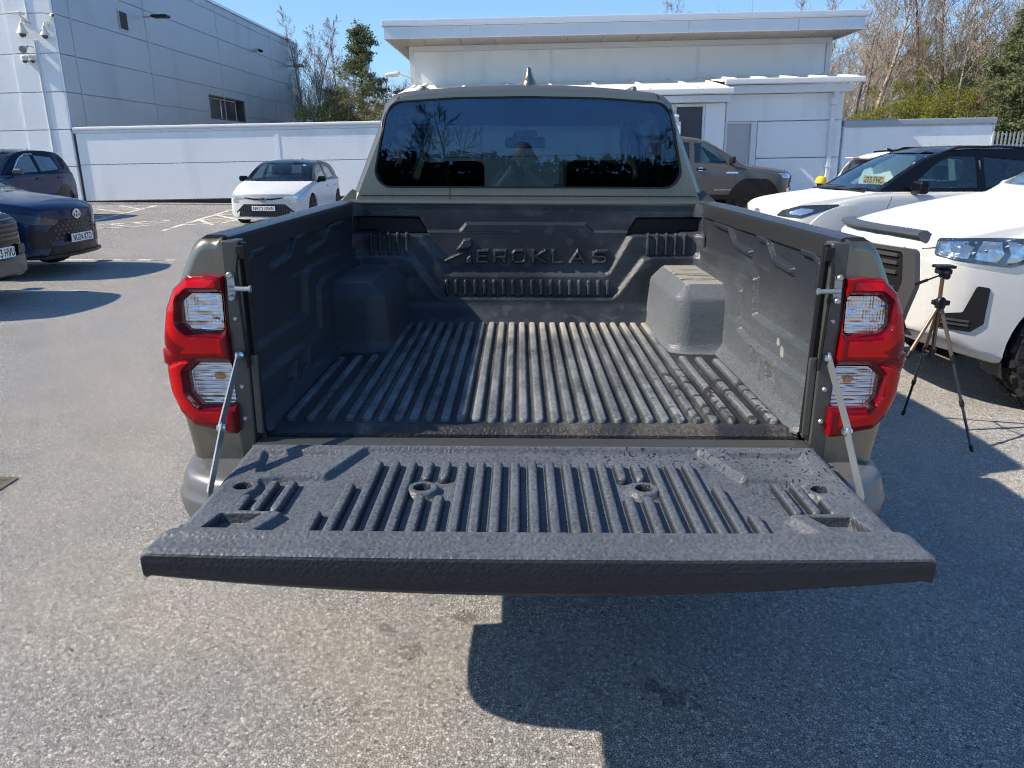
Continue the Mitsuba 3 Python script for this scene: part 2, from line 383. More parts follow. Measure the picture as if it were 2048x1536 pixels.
def prism(poly, d0, d1, axes, bevel=0.0):
    """Polygon with optional holes pushed along the axis left over; axes e.g. 'xz'. bevel: chamfer (outer outline only) on both ends."""
    poly = poly if isinstance(poly, Polygon) else Polygon(poly)
    lo, hi = min(d0, d1), max(d0, d1)
    if bevel and not poly.interiors:
        sh = poly.buffer(-bevel, join_style=2)
        ms = []
        m = m3.CrossSection([np.array(poly.exterior.coords)[:-1]], m3.FillRule.NonZero)
        i = m3.CrossSection([np.array(sh.exterior.coords)[:-1]], m3.FillRule.NonZero) if not sh.is_empty and isinstance(sh, Polygon) else None
        core = m3.Manifold.extrude(m, hi - lo - 2 * bevel).translate((0, 0, bevel))
        if i is not None:
            core = m3.Manifold.batch_boolean([core, m3.Manifold.extrude(i, hi - lo)], m3.OpType.Add)
        e = frommani(core)
    else:
        e = trimesh.creation.extrude_polygon(poly, hi - lo, engine='earcut')
    v = e.vertices.copy(); out = np.zeros_like(v)
    a, b = 'xyz'.index(axes[0]), 'xyz'.index(axes[1]); c = 3 - a - b
    out[:, a], out[:, b], out[:, c] = v[:, 0], v[:, 1], v[:, 2] + lo
    f = e.faces
    if np.linalg.det(np.eye(3)[[a, b, c]]) < 0:
        f = f[:, ::-1]
    return tm(out, f)

def sdf(px, py, poly):
    """Signed distance of the points to a polygon, negative inside."""
    P = np.asarray(poly.exterior.coords)[:-1] if isinstance(poly, Polygon) else np.asarray(poly, float)
    px, py = np.asarray(px, float), np.asarray(py, float)
    best = np.full(px.shape, 1e9); inside = np.zeros(px.shape, bool)
    for (ax, ay), (bx, by) in zip(P, np.roll(P, -1, 0)):
        ex, ey = bx - ax, by - ay
        t = np.clip(((px - ax) * ex + (py - ay) * ey) / (ex * ex + ey * ey + 1e-18), 0, 1)
        best = np.minimum(best, (px - ax - t * ex) ** 2 + (py - ay - t * ey) ** 2)
        c = (ay > py) != (by > py)
        with np.errstate(divide='ignore', invalid='ignore'):
            inside ^= c & (px < ex * (py - ay) / (ey if ey else 1e-18) + ax)
    d = np.sqrt(best)
    return np.where(inside, -d, d)

def sst(a, b, x):
    t = np.clip((x - a) / (b - a), 0, 1)
    return t * t * (3 - 2 * t)

def step_in(px, py, poly, bevel):
    """1 inside the polygon, falling to 0 over the bevel outside it."""
    return 1 - sst(-bevel * 0.5, bevel * 0.5, sdf(px, py, poly))

def grid(us, vs, fn, flip=False):
    U, V = np.meshgrid(us, vs, indexing='ij')
    P = fn(U, V).reshape(-1, 3)
    n, m = len(us), len(vs)
    i = (np.arange(n - 1)[:, None] * m + np.arange(m - 1)[None]).ravel()
    f = np.vstack([np.stack([i, i + m, i + m + 1], 1), np.stack([i, i + m + 1, i + 1], 1)])
    return tm(P, f[:, ::-1] if flip else f)

def bridge(a, b):
    """Strip between two open point rows."""
    n = len(a); i = np.arange(n - 1)
    return tm(np.vstack([a, b]), np.vstack([np.stack([i, i + 1, n + i + 1], 1), np.stack([i, n + i + 1, n + i], 1)]))

def poly_tri(poly, step):
    """Triangulated polygon with inner points, so that it can follow a curved surface."""
    poly = poly if isinstance(poly, Polygon) else Polygon(poly)
    b = []
    for r in [poly.exterior] + list(poly.interiors):
        n = max(3, int(r.length / step))
        c = np.array(r.coords)[:-1]
        q = np.array([r.interpolate(t, normalized=True).coords[0] for t in np.arange(n) / n])
        b += [c, q]
    x0, y0, x1, y1 = poly.bounds
    gx, gy = np.meshgrid(np.arange(x0 + step / 2, x1, step), np.arange(y0 + step / 2, y1, step))
    g = np.stack([gx.ravel(), gy.ravel()], 1)
    g = g[shapely.contains_xy(poly.buffer(-step * 0.35), g[:, 0], g[:, 1])]
    P = np.unique(np.round(np.vstack(b + [g]), 5), axis=0)
    t = Delaunay(P).simplices
    c = P[t].mean(1)
    t = t[shapely.contains_xy(poly, c[:, 0], c[:, 1])]
    ar = np.cross(P[t[:, 1]] - P[t[:, 0]], P[t[:, 2]] - P[t[:, 0]])
    t = t[np.abs(ar) > 1e-9]; ar = ar[np.abs(ar) > 1e-9]
    t[ar < 0] = t[ar < 0][:, ::-1]
    return P, t

def patch(mesh, poly, e1, e2, off=0.004, thick=0.006, step=0.05, lift=None):
    """A plate that lies on the mesh: polygon in the plane (e1, e2), thrown onto the surface along -(e1 x e2), off above it, with a rim."""
    e1, e2 = np.asarray(e1, float), np.asarray(e2, float)
    d = np.cross(e1, e2); d /= np.linalg.norm(d)
    P, t = poly_tri(poly, step)
    O = P[:, :1] * e1 + P[:, 1:] * e2 + d * 20
    loc, ri, ti = mesh.ray.intersects_location(O, np.tile(-d, (len(O), 1)), multiple_hits=True)
    depth = np.full(len(P), np.nan)
    h = loc @ d
    for k in np.argsort(h):
        depth[ri[k]] = h[k]
    ok = ~np.isnan(depth)
    if not ok.all():
        if not ok.any():
            return None
        from scipy.spatial import cKDTree
        _, idx = cKDTree(P[ok]).query(P[~ok])
        depth[~ok] = depth[ok][idx]
    h = off if lift is None else off + lift(P)
    top = P[:, :1] * e1 + P[:, 1:] * e2 + d * (depth + h)[:, None]
    bot = P[:, :1] * e1 + P[:, 1:] * e2 + d * (depth + off - thick)[:, None]
    ed = np.sort(np.vstack([t[:, [0, 1]], t[:, [1, 2]], t[:, [2, 0]]]), axis=1)
    directed = np.vstack([t[:, [0, 1]], t[:, [1, 2]], t[:, [2, 0]]])
    _, inv, cnt = np.unique(ed, axis=0, return_inverse=True, return_counts=True)
    rim = directed[cnt[inv.ravel()] == 1]
    n = len(P)
    f = np.vstack([t, np.stack([rim[:, 0], rim[:, 0] + n, rim[:, 1] + n], 1), np.stack([rim[:, 0], rim[:, 1] + n, rim[:, 1]], 1), t[:, ::-1] + n])
    return tm(np.vstack([top, bot]), f)

def soft(pts, r):
    """Polygon with rounded corners."""
    p = pts if isinstance(pts, Polygon) else Polygon(pts)
    q = p.buffer(-r).buffer(2 * r).buffer(-r)
    return q if isinstance(q, Polygon) and not q.is_empty else p

def text_at(text, width, height, origin, right, up, depth=0.002, bold=True):
    """Lettering of the given width and height standing on origin, reading along right."""
    t = meshkit.text_mesh(text, height, depth, bold)
    v = t.vertices; x0, x1 = v[:, 0].min(), v[:, 0].max(); y0 = 0.0
    right, up = np.asarray(right, float), np.asarray(up, float)
    out = np.cross(right, up)
    P = np.asarray(origin) + ((v[:, :1] - x0) / (x1 - x0) * width) * right + v[:, 1:2] * up + (v[:, 2:3]) * out
    return tm(P, t.faces)

def ring2d(outer, inner):
    return Polygon(outer.exterior.coords, [inner.exterior.coords])
# ------------------------------------------------------------------ ground
def sheet(x0, x1, y0, y1, z, nx=2, ny=2):
    return grid(np.linspace(x0, x1, nx), np.linspace(y0, y1, ny), lambda X, Y: np.stack([X, Y, X * 0 + z], -1))
tag(add('ground', sheet(-900, 900, -900, 900, -0.12), 'm_ground'), kind='structure')
tag(add('car_park', cat_(sheet(-40, 40, -60, 32, G0)), 'm_asphalt'), kind='structure')
kerb = []
for i in range(18):
    x = -14.0 + 0.915 * i
    add('kerb__kerb_stone' if i else 'kerb', rbox(x, x + 0.905, 23.45, 23.60, -0.15, -0.015, 0.012, 1), 'm_concrete', 30)
tag('kerb', kind='structure')
tag(add('kerb_strip', box(-14.0, 2.5, 23.605, 23.98, -0.12, -0.03), 'm_concrete'), kind='structure')

tag(add('pavement', cat_(rbox(3.0, 14.5, 15.55, 18.4, -0.1, 0.10, 0.02, 1)), 'm_paving', 30), kind='structure')

def line_mesh(pts, w=0.1):
    ls = LineString(pts).buffer(w / 2, cap_style=2, join_style=2)
    m = trimesh.creation.extrude_polygon(ls, 0.003, engine='earcut') if isinstance(ls, Polygon) else cat_(*[trimesh.creation.extrude_polygon(g, 0.003, engine='earcut') for g in ls.geoms])
    m.apply_translation((0, 0, G0 + 0.0035))
    return m
def paint(name, ms, label, group=None):
    return tag(add(name, cat_(*ms) if isinstance(ms, list) else ms, 'm_line'), label, 'road marking', group)
paint('bay_line', line_mesh([(-11.3, 22.9), (-10.3, 17.46), (-9.9, 15.0)]), 'long pale bay line running back from the navy crossover to the white wall')
paint('bay_line', line_mesh([(-8.5, 22.6), (-8.0, 18.5), (-7.5, 14.7)]), 'pale bay line left of the white hatchback')
paint('bay_line', line_mesh([(-8.2, 9.95), (-5.25, 10.0)]), 'thin bay line in front of the navy crossover')
paint('bay_line', line_mesh([(-8.2, 7.14), (-5.1, 7.2)]), 'thin bay line between the black off-roader and the navy crossover')
hx = [line_mesh([(-6.95, 16.6), (-7.0, 22.4)])]
for k in range(4):
    y = 15.9 + 1.6 * k
    hx += [line_mesh([(-7.66 - .17 * k, y), (-6.95, y + 1.5)], .09), line_mesh([(-6.97, y + .2), (-7.82 - .17 * k, y + 1.6)], .09)]
paint('hatched_marking', hx, 'cross-hatched pale strip beside the white hatchback')
hx = []
for k in range(4):
    y = 17.1 + 1.45 * k
    hx += [line_mesh([(-12.6, y + .2), (-10.35 - .27 * k, y + 1.2)], .09), line_mesh([(-12.4, y + 1.4), (-10.3 - .27 * k, y - .1)], .09)]
paint('hatched_marking', hx, 'cross-hatched pale strip in the shade by the left building')
# wheelchair symbol on the bay floor
wc = [line_mesh([(-9.6, 15.8), (-9.1, 16.7), (-8.7, 17.1)], .12), line_mesh([(-9.1, 16.7), (-8.6, 16.4), (-8.3, 16.7)], .12), line_mesh([(-9.25, 16.1), (-8.65, 15.65), (-8.35, 15.9)], .12)]
cx, cy = -9.2, 15.8
wc += [line_mesh([(cx + .55 * math.cos(a), cy + .55 * math.sin(a)) for a in np.linspace(PI * .8, PI * 1.95, 16)], .11), line_mesh([(-8.57, 17.25), (-8.5, 17.4)], .26)]
paint('accessible_bay_symbol', wc, 'worn wheelchair symbol painted in the empty bay')

k = 'drain_cover'
add(f'{k}__frame', prism(ring2d(Polygon(rrect(-2.72, 1.50, .20, .20, .02)), Polygon(rrect(-2.72, 1.50, .165, .165, .01))), G0 - 0.03, G0 + 0.006, 'xy'), 'm_rust')
add(f'{k}__lid', cat_(box(-2.882, -2.558, 1.338, 1.662, G0 - 0.03, G0 + 0.002), *[box(-2.86 + .05 * i, -2.835 + .05 * i, 1.36, 1.64, G0, G0 + 0.005) for i in range(6)]), 'm_rust')
tag(k, 'small rusty square iron cover set in the asphalt at the left edge', 'drain cover')

# ------------------------------------------------------------------ buildings (plumb; the yard itself falls gently to one side)
TILT = 0.022
def plumb(m):
    v = m.vertices; c, s = math.cos(TILT), math.sin(TILT)
    return tm(np.column_stack([v[:, 0] * c - v[:, 2] * s, v[:, 1], v[:, 0] * s + v[:, 2] * c]), m.faces)
def badd(key, m, mat, smooth=False, **k):
    return add(key, plumb(m), mat, smooth, **k)

# --- tall building on the left
L = 'left_building'
tag(L, 'tall windowless grey metal-clad building on the left', 'building')
XB = -14.14
badd(f'{L}__core', cat_(box(-26, XB - 0.56, 24.06, 52.2, -0.4, 8.35), prism(ring2d(Polygon([(24.06, -.4), (52.2, -.4), (52.2, 8.35), (24.06, 8.35)]), Polygon([(36.0, 3.36), (40.9, 3.36), (40.9, 4.42), (36.0, 4.42)])), XB - .555, XB - .06, 'yz')), 'm_joint')
rows = [-0.3, 1.41, 2.53, 3.65, 4.77, 5.90, 7.03, 8.15, 8.50]
cols = [24.06, 25.0, 30.4, 38.0, 46.3, 52.3]
winp = Polygon([(36.0, 3.36), (40.9, 3.36), (40.9, 4.42), (36.0, 4.42)])
sw = f'{L}__side_wall'
first = True
for i in range(5):
    for j in range(8):
        p = Polygon([(cols[i] + .02, rows[j] + .009), (cols[i + 1] - .02, rows[j] + .009), (cols[i + 1] - .02, rows[j + 1] - .009), (cols[i] + .02, rows[j + 1] - .009)]).difference(winp)
        if not p.is_empty:
            badd(sw if first else f'{sw}__panel', prism(p, XB - .06, XB, 'yz', .006 if p.area > .2 and len(p.exterior.coords) == 5 else 0), 'm_panel_silver')
            first = False
for c in cols[1:5]:
    badd(f'{sw}__cover_strip', box(XB - .03, XB + .012, c - .035, c + .035, -0.3, 8.15), 'm_panel_silver')
wn = badd(f'{L}__window', cat_(box(XB - .50, XB - .06, 36.0, 36.08, 3.36, 4.42), box(XB - .50, XB - .06, 40.82, 40.9, 3.36, 4.42), box(XB - .5, XB - .02, 36.08, 40.82, 3.36, 3.42), box(XB - .5, XB - .02, 36.08, 40.82, 4.36, 4.42), box(XB - .52, XB - .49, 36.0, 40.9, 3.36, 4.42)), 'm_louvre')
for y0, y1 in ((36.15, 38.2), (38.3, 40.3)):
    badd(f'{wn}__pane', box(XB - .33, XB - .32, y0, y1, 3.46, 4.32), 'm_window')
    badd(f'{wn}__frame', prism(ring2d(Polygon([(y0 - .05, 3.42), (y1 + .05, 3.42), (y1 + .05, 4.36), (y0 - .05, 4.36)]), Polygon([(y0, 3.46), (y1, 3.46), (y1, 4.32), (y0, 4.32)])), XB - .36, XB - .30, 'yz'), 'm_white_trim')
lv = badd(f'{L}__vent', prism(ring2d(Polygon([(28.25, 6.02), (28.95, 6.02), (28.95, 6.72), (28.25, 6.72)]), Polygon([(28.31, 6.08), (28.89, 6.08), (28.89, 6.66), (28.31, 6.66)])), XB - .01, XB + .03, 'yz'), 'm_panel_silver')
badd(f'{lv}__backing', box(XB - .02, XB + .004, 28.3, 28.9, 6.07, 6.67), 'm_louvre')
for i in range(8):
    z = 6.09 + .07 * i
    b = box(-.004, .004, -.29, .29, -.035, .035); b.apply_transform(trimesh.transformations.rotation_matrix(.7, (0, 1, 0))); b.apply_translation((XB + .018, 28.6, z + .03))
    badd(f'{lv}__slat', b, 'm_louvre')
badd(f'{L}__parapet', cat_(box(-26, XB + .06, 24.0, 52.36, 8.50, 8.62)), 'm_fascia')
fw = f'{L}__front_wall'
for i, (x0, x1) in enumerate(((-26, -21.1), (-21.06, -15.56))):
    for j in range(8):
        badd(fw if (i, j) == (0, 0) else f'{fw}__panel', prism([(x0, rows[j] + .01), (x1, rows[j] + .01), (x1, rows[j + 1] - .01), (x0, rows[j + 1] - .01)], 24.06, 24.0, 'xz', .006), 'm_panel')
cs = f'{L}__corner_cladding'
for j in range(8):
    badd(cs if j == 0 else f'{cs}__panel', prism([(-15.53, rows[j] + .01), (XB + .004, rows[j] + .01), (XB + .004, rows[j + 1] - .01), (-15.53, rows[j + 1] - .01)], 24.055, 23.93, 'xz', .008), 'm_panel_ribbed')
badd(f'{L}__conduit', cat_(tube([(-14.78, 23.91, 0.2), (-14.78, 23.91, 5.15)], .022, 8), tube([(-14.70, 23.915, 0.2), (-14.70, 23.915, 5.15)], .012, 6), tube([(-14.86, 23.91, 5.6), (-14.86, 23.91, 8.4)], .02, 8)), 'm_white_trim', 40)

def mounted(key, label, cat, parts, group=None):
    for n, m, mat, sm in parts:
        badd(f'{key}__{n}', m, mat, sm)
    tag(key, label, cat, group)
def dome_cam(key, x, y, z, label, s=1.0):
    mounted(key, label, 'security camera', [
        ('hood', lathe([(0, .30 * s), (.055 * s, .30 * s), (.06 * s, .24 * s), (.09 * s, .16 * s), (.16 * s, .03 * s), (.165 * s, 0), (.12 * s, -.005 * s), (0, -.005 * s)], 20, 'z', (x, y, z)), 'm_white_plastic', 35),
        ('lens_dome', lathe([(0, -.11 * s), (.05 * s, -.10 * s), (.085 * s, -.06 * s), (.10 * s, -.006 * s)][::-1], 18, 'z', (x, y, z)), 'm_lamp_dark', 60),
        ('bracket', cat_(tube([(x, y, z + .28 * s), (x, y + .05, z + .38 * s), (x, 23.93, z + .38 * s)], .022, 8), box(x - .06, x + .06, 23.90, 23.93, z + .28 * s, z + .48 * s)), 'm_white_plastic', 40)])
dome_cam('security_camera', -14.98, 23.72, 5.30, 'white pendant dome camera with a wide flared hood on the corner cladding')
dome_cam('security_camera_001', -14.32, 23.74, 5.24, 'white pendant dome camera at the very edge of the corner cladding', .9)
mounted('floodlight', 'flat floodlight on an arm above the security cameras', 'floodlight', [
    ('head', rbox(-15.18, -14.86, 23.55, 23.82, 5.83, 5.89, .02, 1), 'm_white_plastic', 35), ('arm', tube([(-14.98, 23.70, 5.83), (-14.88, 23.82, 5.66), (-14.80, 23.93, 5.60)], .018, 8), 'm_steel_grey', 40)])
b = lathe([(0, -.13), (.05, -.13), (.06, -.02), (.12, .13), (.115, .135), (.05, 0.02), (0, .02)], 20, 'y'); b.apply_transform(trimesh.transformations.rotation_matrix(PI, (0, 0, 1))); b.apply_transform(trimesh.transformations.rotation_matrix(.45, (1, 0, 0))); b.apply_translation((-15.02, 23.76, 4.90))
mounted('horn_loudspeaker', 'grey horn loudspeaker below the flared camera', 'loudspeaker', [('horn', b, 'm_steel_grey', 35), ('bracket', tube([(-15.0, 23.80, 4.97), (-14.85, 23.93, 4.95)], .015, 8), 'm_steel_grey', 40)])
for i, x in enumerate((-15.10, -14.86)):
    key = 'dome_camera' if i == 0 else 'dome_camera_001'
    mounted(key, ('left' if i == 0 else 'right') + ' one of two squat dome cameras side by side under the loudspeaker', 'security camera', [
        ('housing', cat_(lathe([(0, .14), (.10, .14), (.115, .12), (.115, 0), (0, 0)], 18, 'z', (x, 23.80, 4.55)), box(x - .04, x + .04, 23.82, 23.93, 4.57, 4.67)), 'm_white_plastic', 35),
        ('lens_dome', lathe([(.075, 0), (.065, -.045), (.04, -.07), (0, -.08)], 16, 'z', (x, 23.79, 4.555)), 'm_lamp_dark', 60)])
mounted('bullet_camera', 'short white bullet camera sticking out past the building corner', 'security camera', [
    ('housing', hull_spheres([(-14.05, 23.75, 5.80), (-13.90, 23.62, 5.77)], [.055, .06], 2), 'm_white_plastic', 40), ('lens', lathe([(0, 0), (.045, 0), (.045, -.02), (0, -.02)], 14, 'y', (-13.885, 23.575, 5.765)), 'm_lamp_dark', 40),
    ('shade', rbox(-14.22, -13.95, 23.68, 23.74, 5.84, 5.86, .008, 1), 'm_steel_grey', 30), ('arm', tube([(-13.99, 23.75, 5.76), (-14.18, 23.80, 5.58), (-14.25, 23.93, 5.55)], .014, 8), 'm_white_plastic', 40)])
mounted('wall_camera', 'small dark camera high on the side wall of the left building', 'security camera', [('housing', hull_spheres([(XB + .12, 43.9, 7.2), (XB + .30, 43.7, 7.14)], [.08, .07]), 'm_black_plastic', 40), ('bracket', tube([(XB, 43.9, 7.3), (XB + .14, 43.9, 7.22)], .03, 8), 'm_steel_grey', 40)])
mounted('wall_lamp', 'flat grey wall lamp near the far end of the left building', 'wall lamp', [('head', rbox(XB + .25, XB + .85, 49.9, 50.4, 6.98, 7.12, .04, 1), 'm_steel_grey', 30), ('arm', box(XB, XB + .3, 50.1, 50.2, 7.0, 7.08), 'm_steel_grey', False)])
mounted('wall_lamp_001', 'dark flat lamp cut by the top edge, on the left building', 'wall lamp', [('head', rbox(XB + .35, XB + .95, 30.1, 30.55, 6.73, 6.82, .03, 1), 'm_black_plastic', 30), ('arm', box(XB, XB + .4, 30.28, 30.36, 6.75, 6.80), 'm_steel_grey', False)])

# --- long low white wall
W = 'boundary_wall'
tag(W, 'long low white clad wall joining the left building', 'wall')
xj = [-14.06, -7.66, -1.3, 5.0]
first = True
for i in range(3):
    for z0, z1 in ((.33, 1.441), (1.457, 2.40)):
        badd(f'{W}__panel', prism([(xj[i] + .02, z0), (xj[i + 1] - .02, z0), (xj[i + 1] - .02, z1), (xj[i] + .02, z1)], 24.10, 24.0, 'xz', .008), 'm_panel_ribbed')
    badd(f'{W}__cover_strip', box(xj[i + 1] - .06, xj[i + 1] + .06, 23.985, 24.05, .33, 2.40), 'm_panel')
badd(f'{W}__core', box(-14.08, 5.0, 24.05, 24.30, .30, 2.45), 'm_joint')
badd(f'{W}__coping', cat_(rbox(-14.10, 5.0, 23.94, 24.36, 2.49, 2.60, .03, 1), box(-14.10, 5.0, 23.97, 24.33, 2.405, 2.485)), 'm_white_trim', 30)
badd(f'{W}__plinth', box(-14.06, 5.0, 24.07, 24.28, -0.6, .32), 'm_plinth')

# --- showroom block
S = 'showroom'
tag(S, 'white single-storey building with an overhanging flat roof behind the pickup', 'building')
badd(f'{S}__core', cat_(box(-3.95, 11.38, 29.06, 40, 0, 5.36), box(6.96, 10.88, 26.15, 29.05, -.4, 3.55), box(-3.4, 6.58, 24.74, 29.05, -.4, 3.1)), 'm_panel')
uw = f'{S}__upper_wall'
for i, (a, b) in enumerate(((-3.85, 1.18), (1.26, 6.55), (6.63, 11.2))):
    badd(uw if i == 0 else f'{uw}__panel', prism([(a, 4.02), (b, 4.02), (b, 5.16), (a, 5.16)], 29.06, 29.0, 'xz', .01), 'm_panel')
for x0, x1 in ((-3.97, -3.80), (1.17, 1.27), (6.54, 6.64), (11.22, 11.40)):
    badd(f'{uw}__trim', box(x0, x1, 28.96, 29.08, 3.9, 5.18), 'm_white_trim')
badd(f'{uw}__head_trim', box(-3.97, 11.40, 28.95, 29.09, 5.185, 5.36), 'm_white_trim')
# roof slab with fascia sheets and soffit boards
rf = badd(f'{S}__roof', cat_(box(-4.50, 11.70, 27.06, 41, 5.40, 5.92)), 'm_fascia')
xs = [-4.55, -1.6, 2.1, 5.8, 9.5, 11.75]
for a, b in zip(xs[:-1], xs[1:]):
    badd(f'{rf}__fascia_sheet', prism([(a + .005, 5.36), (b - .005, 5.36), (b - .005, 5.74), (a + .005, 5.74)], 27.05, 27.0, 'xz', .008), 'm_fascia')
badd(f'{rf}__edge_trim', cat_(rbox(-4.62, 11.82, 26.93, 27.2, 5.75, 5.96, .03, 1)), 'm_fascia', 30)
for sx in (-4.55, 11.70):
    badd(f'{rf}__side_fascia', box(sx, sx + .05, 27.02, 41, 5.36, 5.93), 'm_fascia')
n = 13
for i in range(n):
    a, b = -4.5 + 16.2 * i / n, -4.5 + 16.2 * (i + 1) / n
    badd(f'{rf}__soffit_board', box(a + .012, b - .012, 27.06, 28.94, 5.365, 5.395), 'm_soffit')
for sx0, sx1 in ((-4.5, -4.0), (11.42, 11.69)):
    for q in range(4):
        badd(f'{rf}__soffit_board', box(sx0, sx1, 29.0 + 2.5 * q, 31.47 + 2.5 * q, 5.365, 5.395), 'm_soffit')
# lean-to roofs with standing seams, gutter and eaves
def leanto(x0, x1, y0, z0, y1, z1, seams, name):
    t = .05
    ring = [np.array([[x0, y0, z0], [x1, y0, z0], [x1, y1, z1], [x0, y1, z1]]), np.array([[x0, y0, z0 + t], [x1, y0, z0 + t], [x1, y1, z1 + t], [x0, y1, z1 + t]])]
    r = badd(f'{S}__{name}', ring_loft(ring), 'm_roof_sheet')
    for x in seams:
        badd(f'{r}__seam', ring_loft([np.array([[x - .05, y0, z0 + t], [x + .05, y0, z0 + t], [x + .04, y0, z0 + t + .07], [x - .04, y0, z0 + t + .07]]), np.array([[x - .05, y1, z1 + t], [x + .05, y1, z1 + t], [x + .04, y1, z1 + t + .07], [x - .04, y1, z1 + t + .07]])]), 'm_roof_sheet')
    return r
leanto(6.70, 11.25, 25.55, 3.66, 28.95, 4.02, (7.1, 8.1, 9.1, 10.1, 11.1), 'lower_roof')
leanto(-3.9, 6.66, 24.25, 3.30, 28.95, 3.98, (-3.4, -1.9, -.4, 1.1, 2.6, 4.1, 5.6, 6.55), 'porch_roof')
badd(f'{S}__gutter', cat_(rbox(6.75, 11.30, 25.42, 25.56, 3.56, 3.74, .03, 1)), 'm_white_trim', 30)
badd(f'{S}__gutter', cat_(rbox(-3.95, 6.72, 24.12, 24.26, 3.20, 3.38, .03, 1), box(6.62, 6.72, 24.26, 25.4, 3.2, 3.4)), 'm_white_trim', 30)
badd(f'{S}__eaves_board', cat_(box(6.90, 10.95, 25.57, 26.05, 3.30, 3.54)), 'm_white_trim')
badd(f'{S}__eaves_board', cat_(box(-3.5, 6.66, 24.28, 24.64, 2.98, 3.18)), 'm_white_trim')
lw = f'{S}__lower_wall'
for i, (z0, z1) in enumerate(((-.3, 1.205), (1.235, 2.405), (2.435, 3.28))):
    for x0, x1 in ((8.05, 10.86),) if z1 < 2.5 else ((6.97, 10.86),):
        badd(lw if i == 0 else f'{lw}__panel', prism([(x0, z0), (x1, z0), (x1, z1), (x0, z1)], 26.05, 25.99, 'xz', .008), 'm_panel')
pw = f'{S}__porch_wall'
for i, (x0, x1) in enumerate(((-3.4, 1.0), (1.03, 4.95), (5.95, 6.58))):
    badd(pw if i == 0 else f'{pw}__panel', prism([(x0, -.3), (x1, -.3), (x1, 2.95), (x0, 2.95)], 24.65, 24.6, 'xz', .008), 'm_panel')
pd = badd(f'{S}__porch_window', box(4.99, 5.91, 24.66, 24.70, .2, 2.90), 'm_louvre')
badd(f'{pd}__frame', prism(ring2d(Polygon([(4.96, .15), (5.94, .15), (5.94, 2.95), (4.96, 2.95)]), Polygon([(5.03, .22), (5.87, .22), (5.87, 2.86), (5.03, 2.86)])), 24.60, 24.66, 'xz'), 'm_white_trim')
dd = badd(f'{S}__door', box(7.02, 7.85, 26.08, 26.13, -.2, 2.38), 'm_steel_grey')
badd(f'{dd}__frame', prism(ring2d(Polygon([(6.96, -.3), (8.03, -.3), (8.03, 2.42), (6.96, 2.42)]), Polygon([(7.03, -.28), (7.84, -.28), (7.84, 2.36), (7.03, 2.36)])), 26.0, 26.09, 'xz'), 'm_white_trim')
badd(f'{dd}__handle', tube([(7.75, 26.03, .95), (7.75, 26.03, 1.25)], .015, 6), 'm_chrome', 40)
badd(f'{S}__downpipe', cat_(rbox(10.42, 10.56, 25.84, 25.98, -.3, 2.9, .02, 1), rbox(10.38, 10.60, 25.72, 25.98, 2.9, 3.15, .02, 1), rbox(10.42, 10.56, 25.62, 25.76, 3.1, 3.56, .02, 1), *[box(10.38, 10.60, 25.82, 26.0, z, z + .05) for z in (.9, 2.0)]), 'm_white_trim', 30)
mounted('eaves_lamp', 'pale round lamp under the left end of the showroom roof', 'lamp', [('shade', hull_spheres([(-4.62, 27.6, 4.28), (-4.25, 27.6, 4.30)], [.07, .10]), 'm_white_plastic', 40), ('stem', tube([(-4.2, 27.7, 4.3), (-4.0, 29.0, 4.3)], .03, 8), 'm_white_plastic', 40)])

R = 'side_wall'
tag(R, 'low grey clad wall right of the showroom', 'wall')
badd(f'{R}__core', box(10.96, 15.94, 26.06, 26.34, -.4, 2.2), 'm_panel')
for i, (z0, z1) in enumerate(((-.3, 1.2), (1.23, 2.15))):
    badd(f'{R}__panel', prism([(10.98, z0), (15.95, z0), (15.95, z1), (10.98, z1)], 26.06, 26.0, 'xz', .008), 'm_panel')
badd(f'{R}__coping', cat_(rbox(10.92, 16.04, 25.93, 26.42, 2.20, 2.40, .03, 1)), 'm_panel_silver', 30)
badd(f'{R}__end_cap', box(15.955, 16.0, 25.98, 26.36, -.3, 2.19), 'm_white_trim')

Fk = 'palisade_fence'
tag(Fk, 'dark palisade fence under the trees beyond the side wall', 'fence')
for i in range(60):
    x = 16.3 + .16 * i
    add(f'{Fk}__pale', prism([(x - .035, 0), (x + .035, 0), (x + .035, 2.35), (x, 2.45), (x - .035, 2.35)], 31.0, 31.02, 'xz'), 'm_steel_grey')
for z in (.4, 1.9):
    add(f'{Fk}__rail', box(16.2, 26, 31.025, 31.06, z, z + .05), 'm_steel_grey')

bo = 'bollard'
add(f'{bo}__post', lathe([(0, 0), (.09, 0), (.09, .80), (0, .80)], 18, 'z', (7.95, 19.6, 0)), 'm_black_plastic', 40)
add(f'{bo}__cap', lathe([(.115, .78), (.14, .80), (.14, .88), (.11, .95), (.05, .98), (0, .98)], 18, 'z', (7.95, 19.6, 0)), 'm_yellow', 50)
tag(bo, 'bollard with a rounded yellow cap behind the white crossover bonnet', 'bollard')

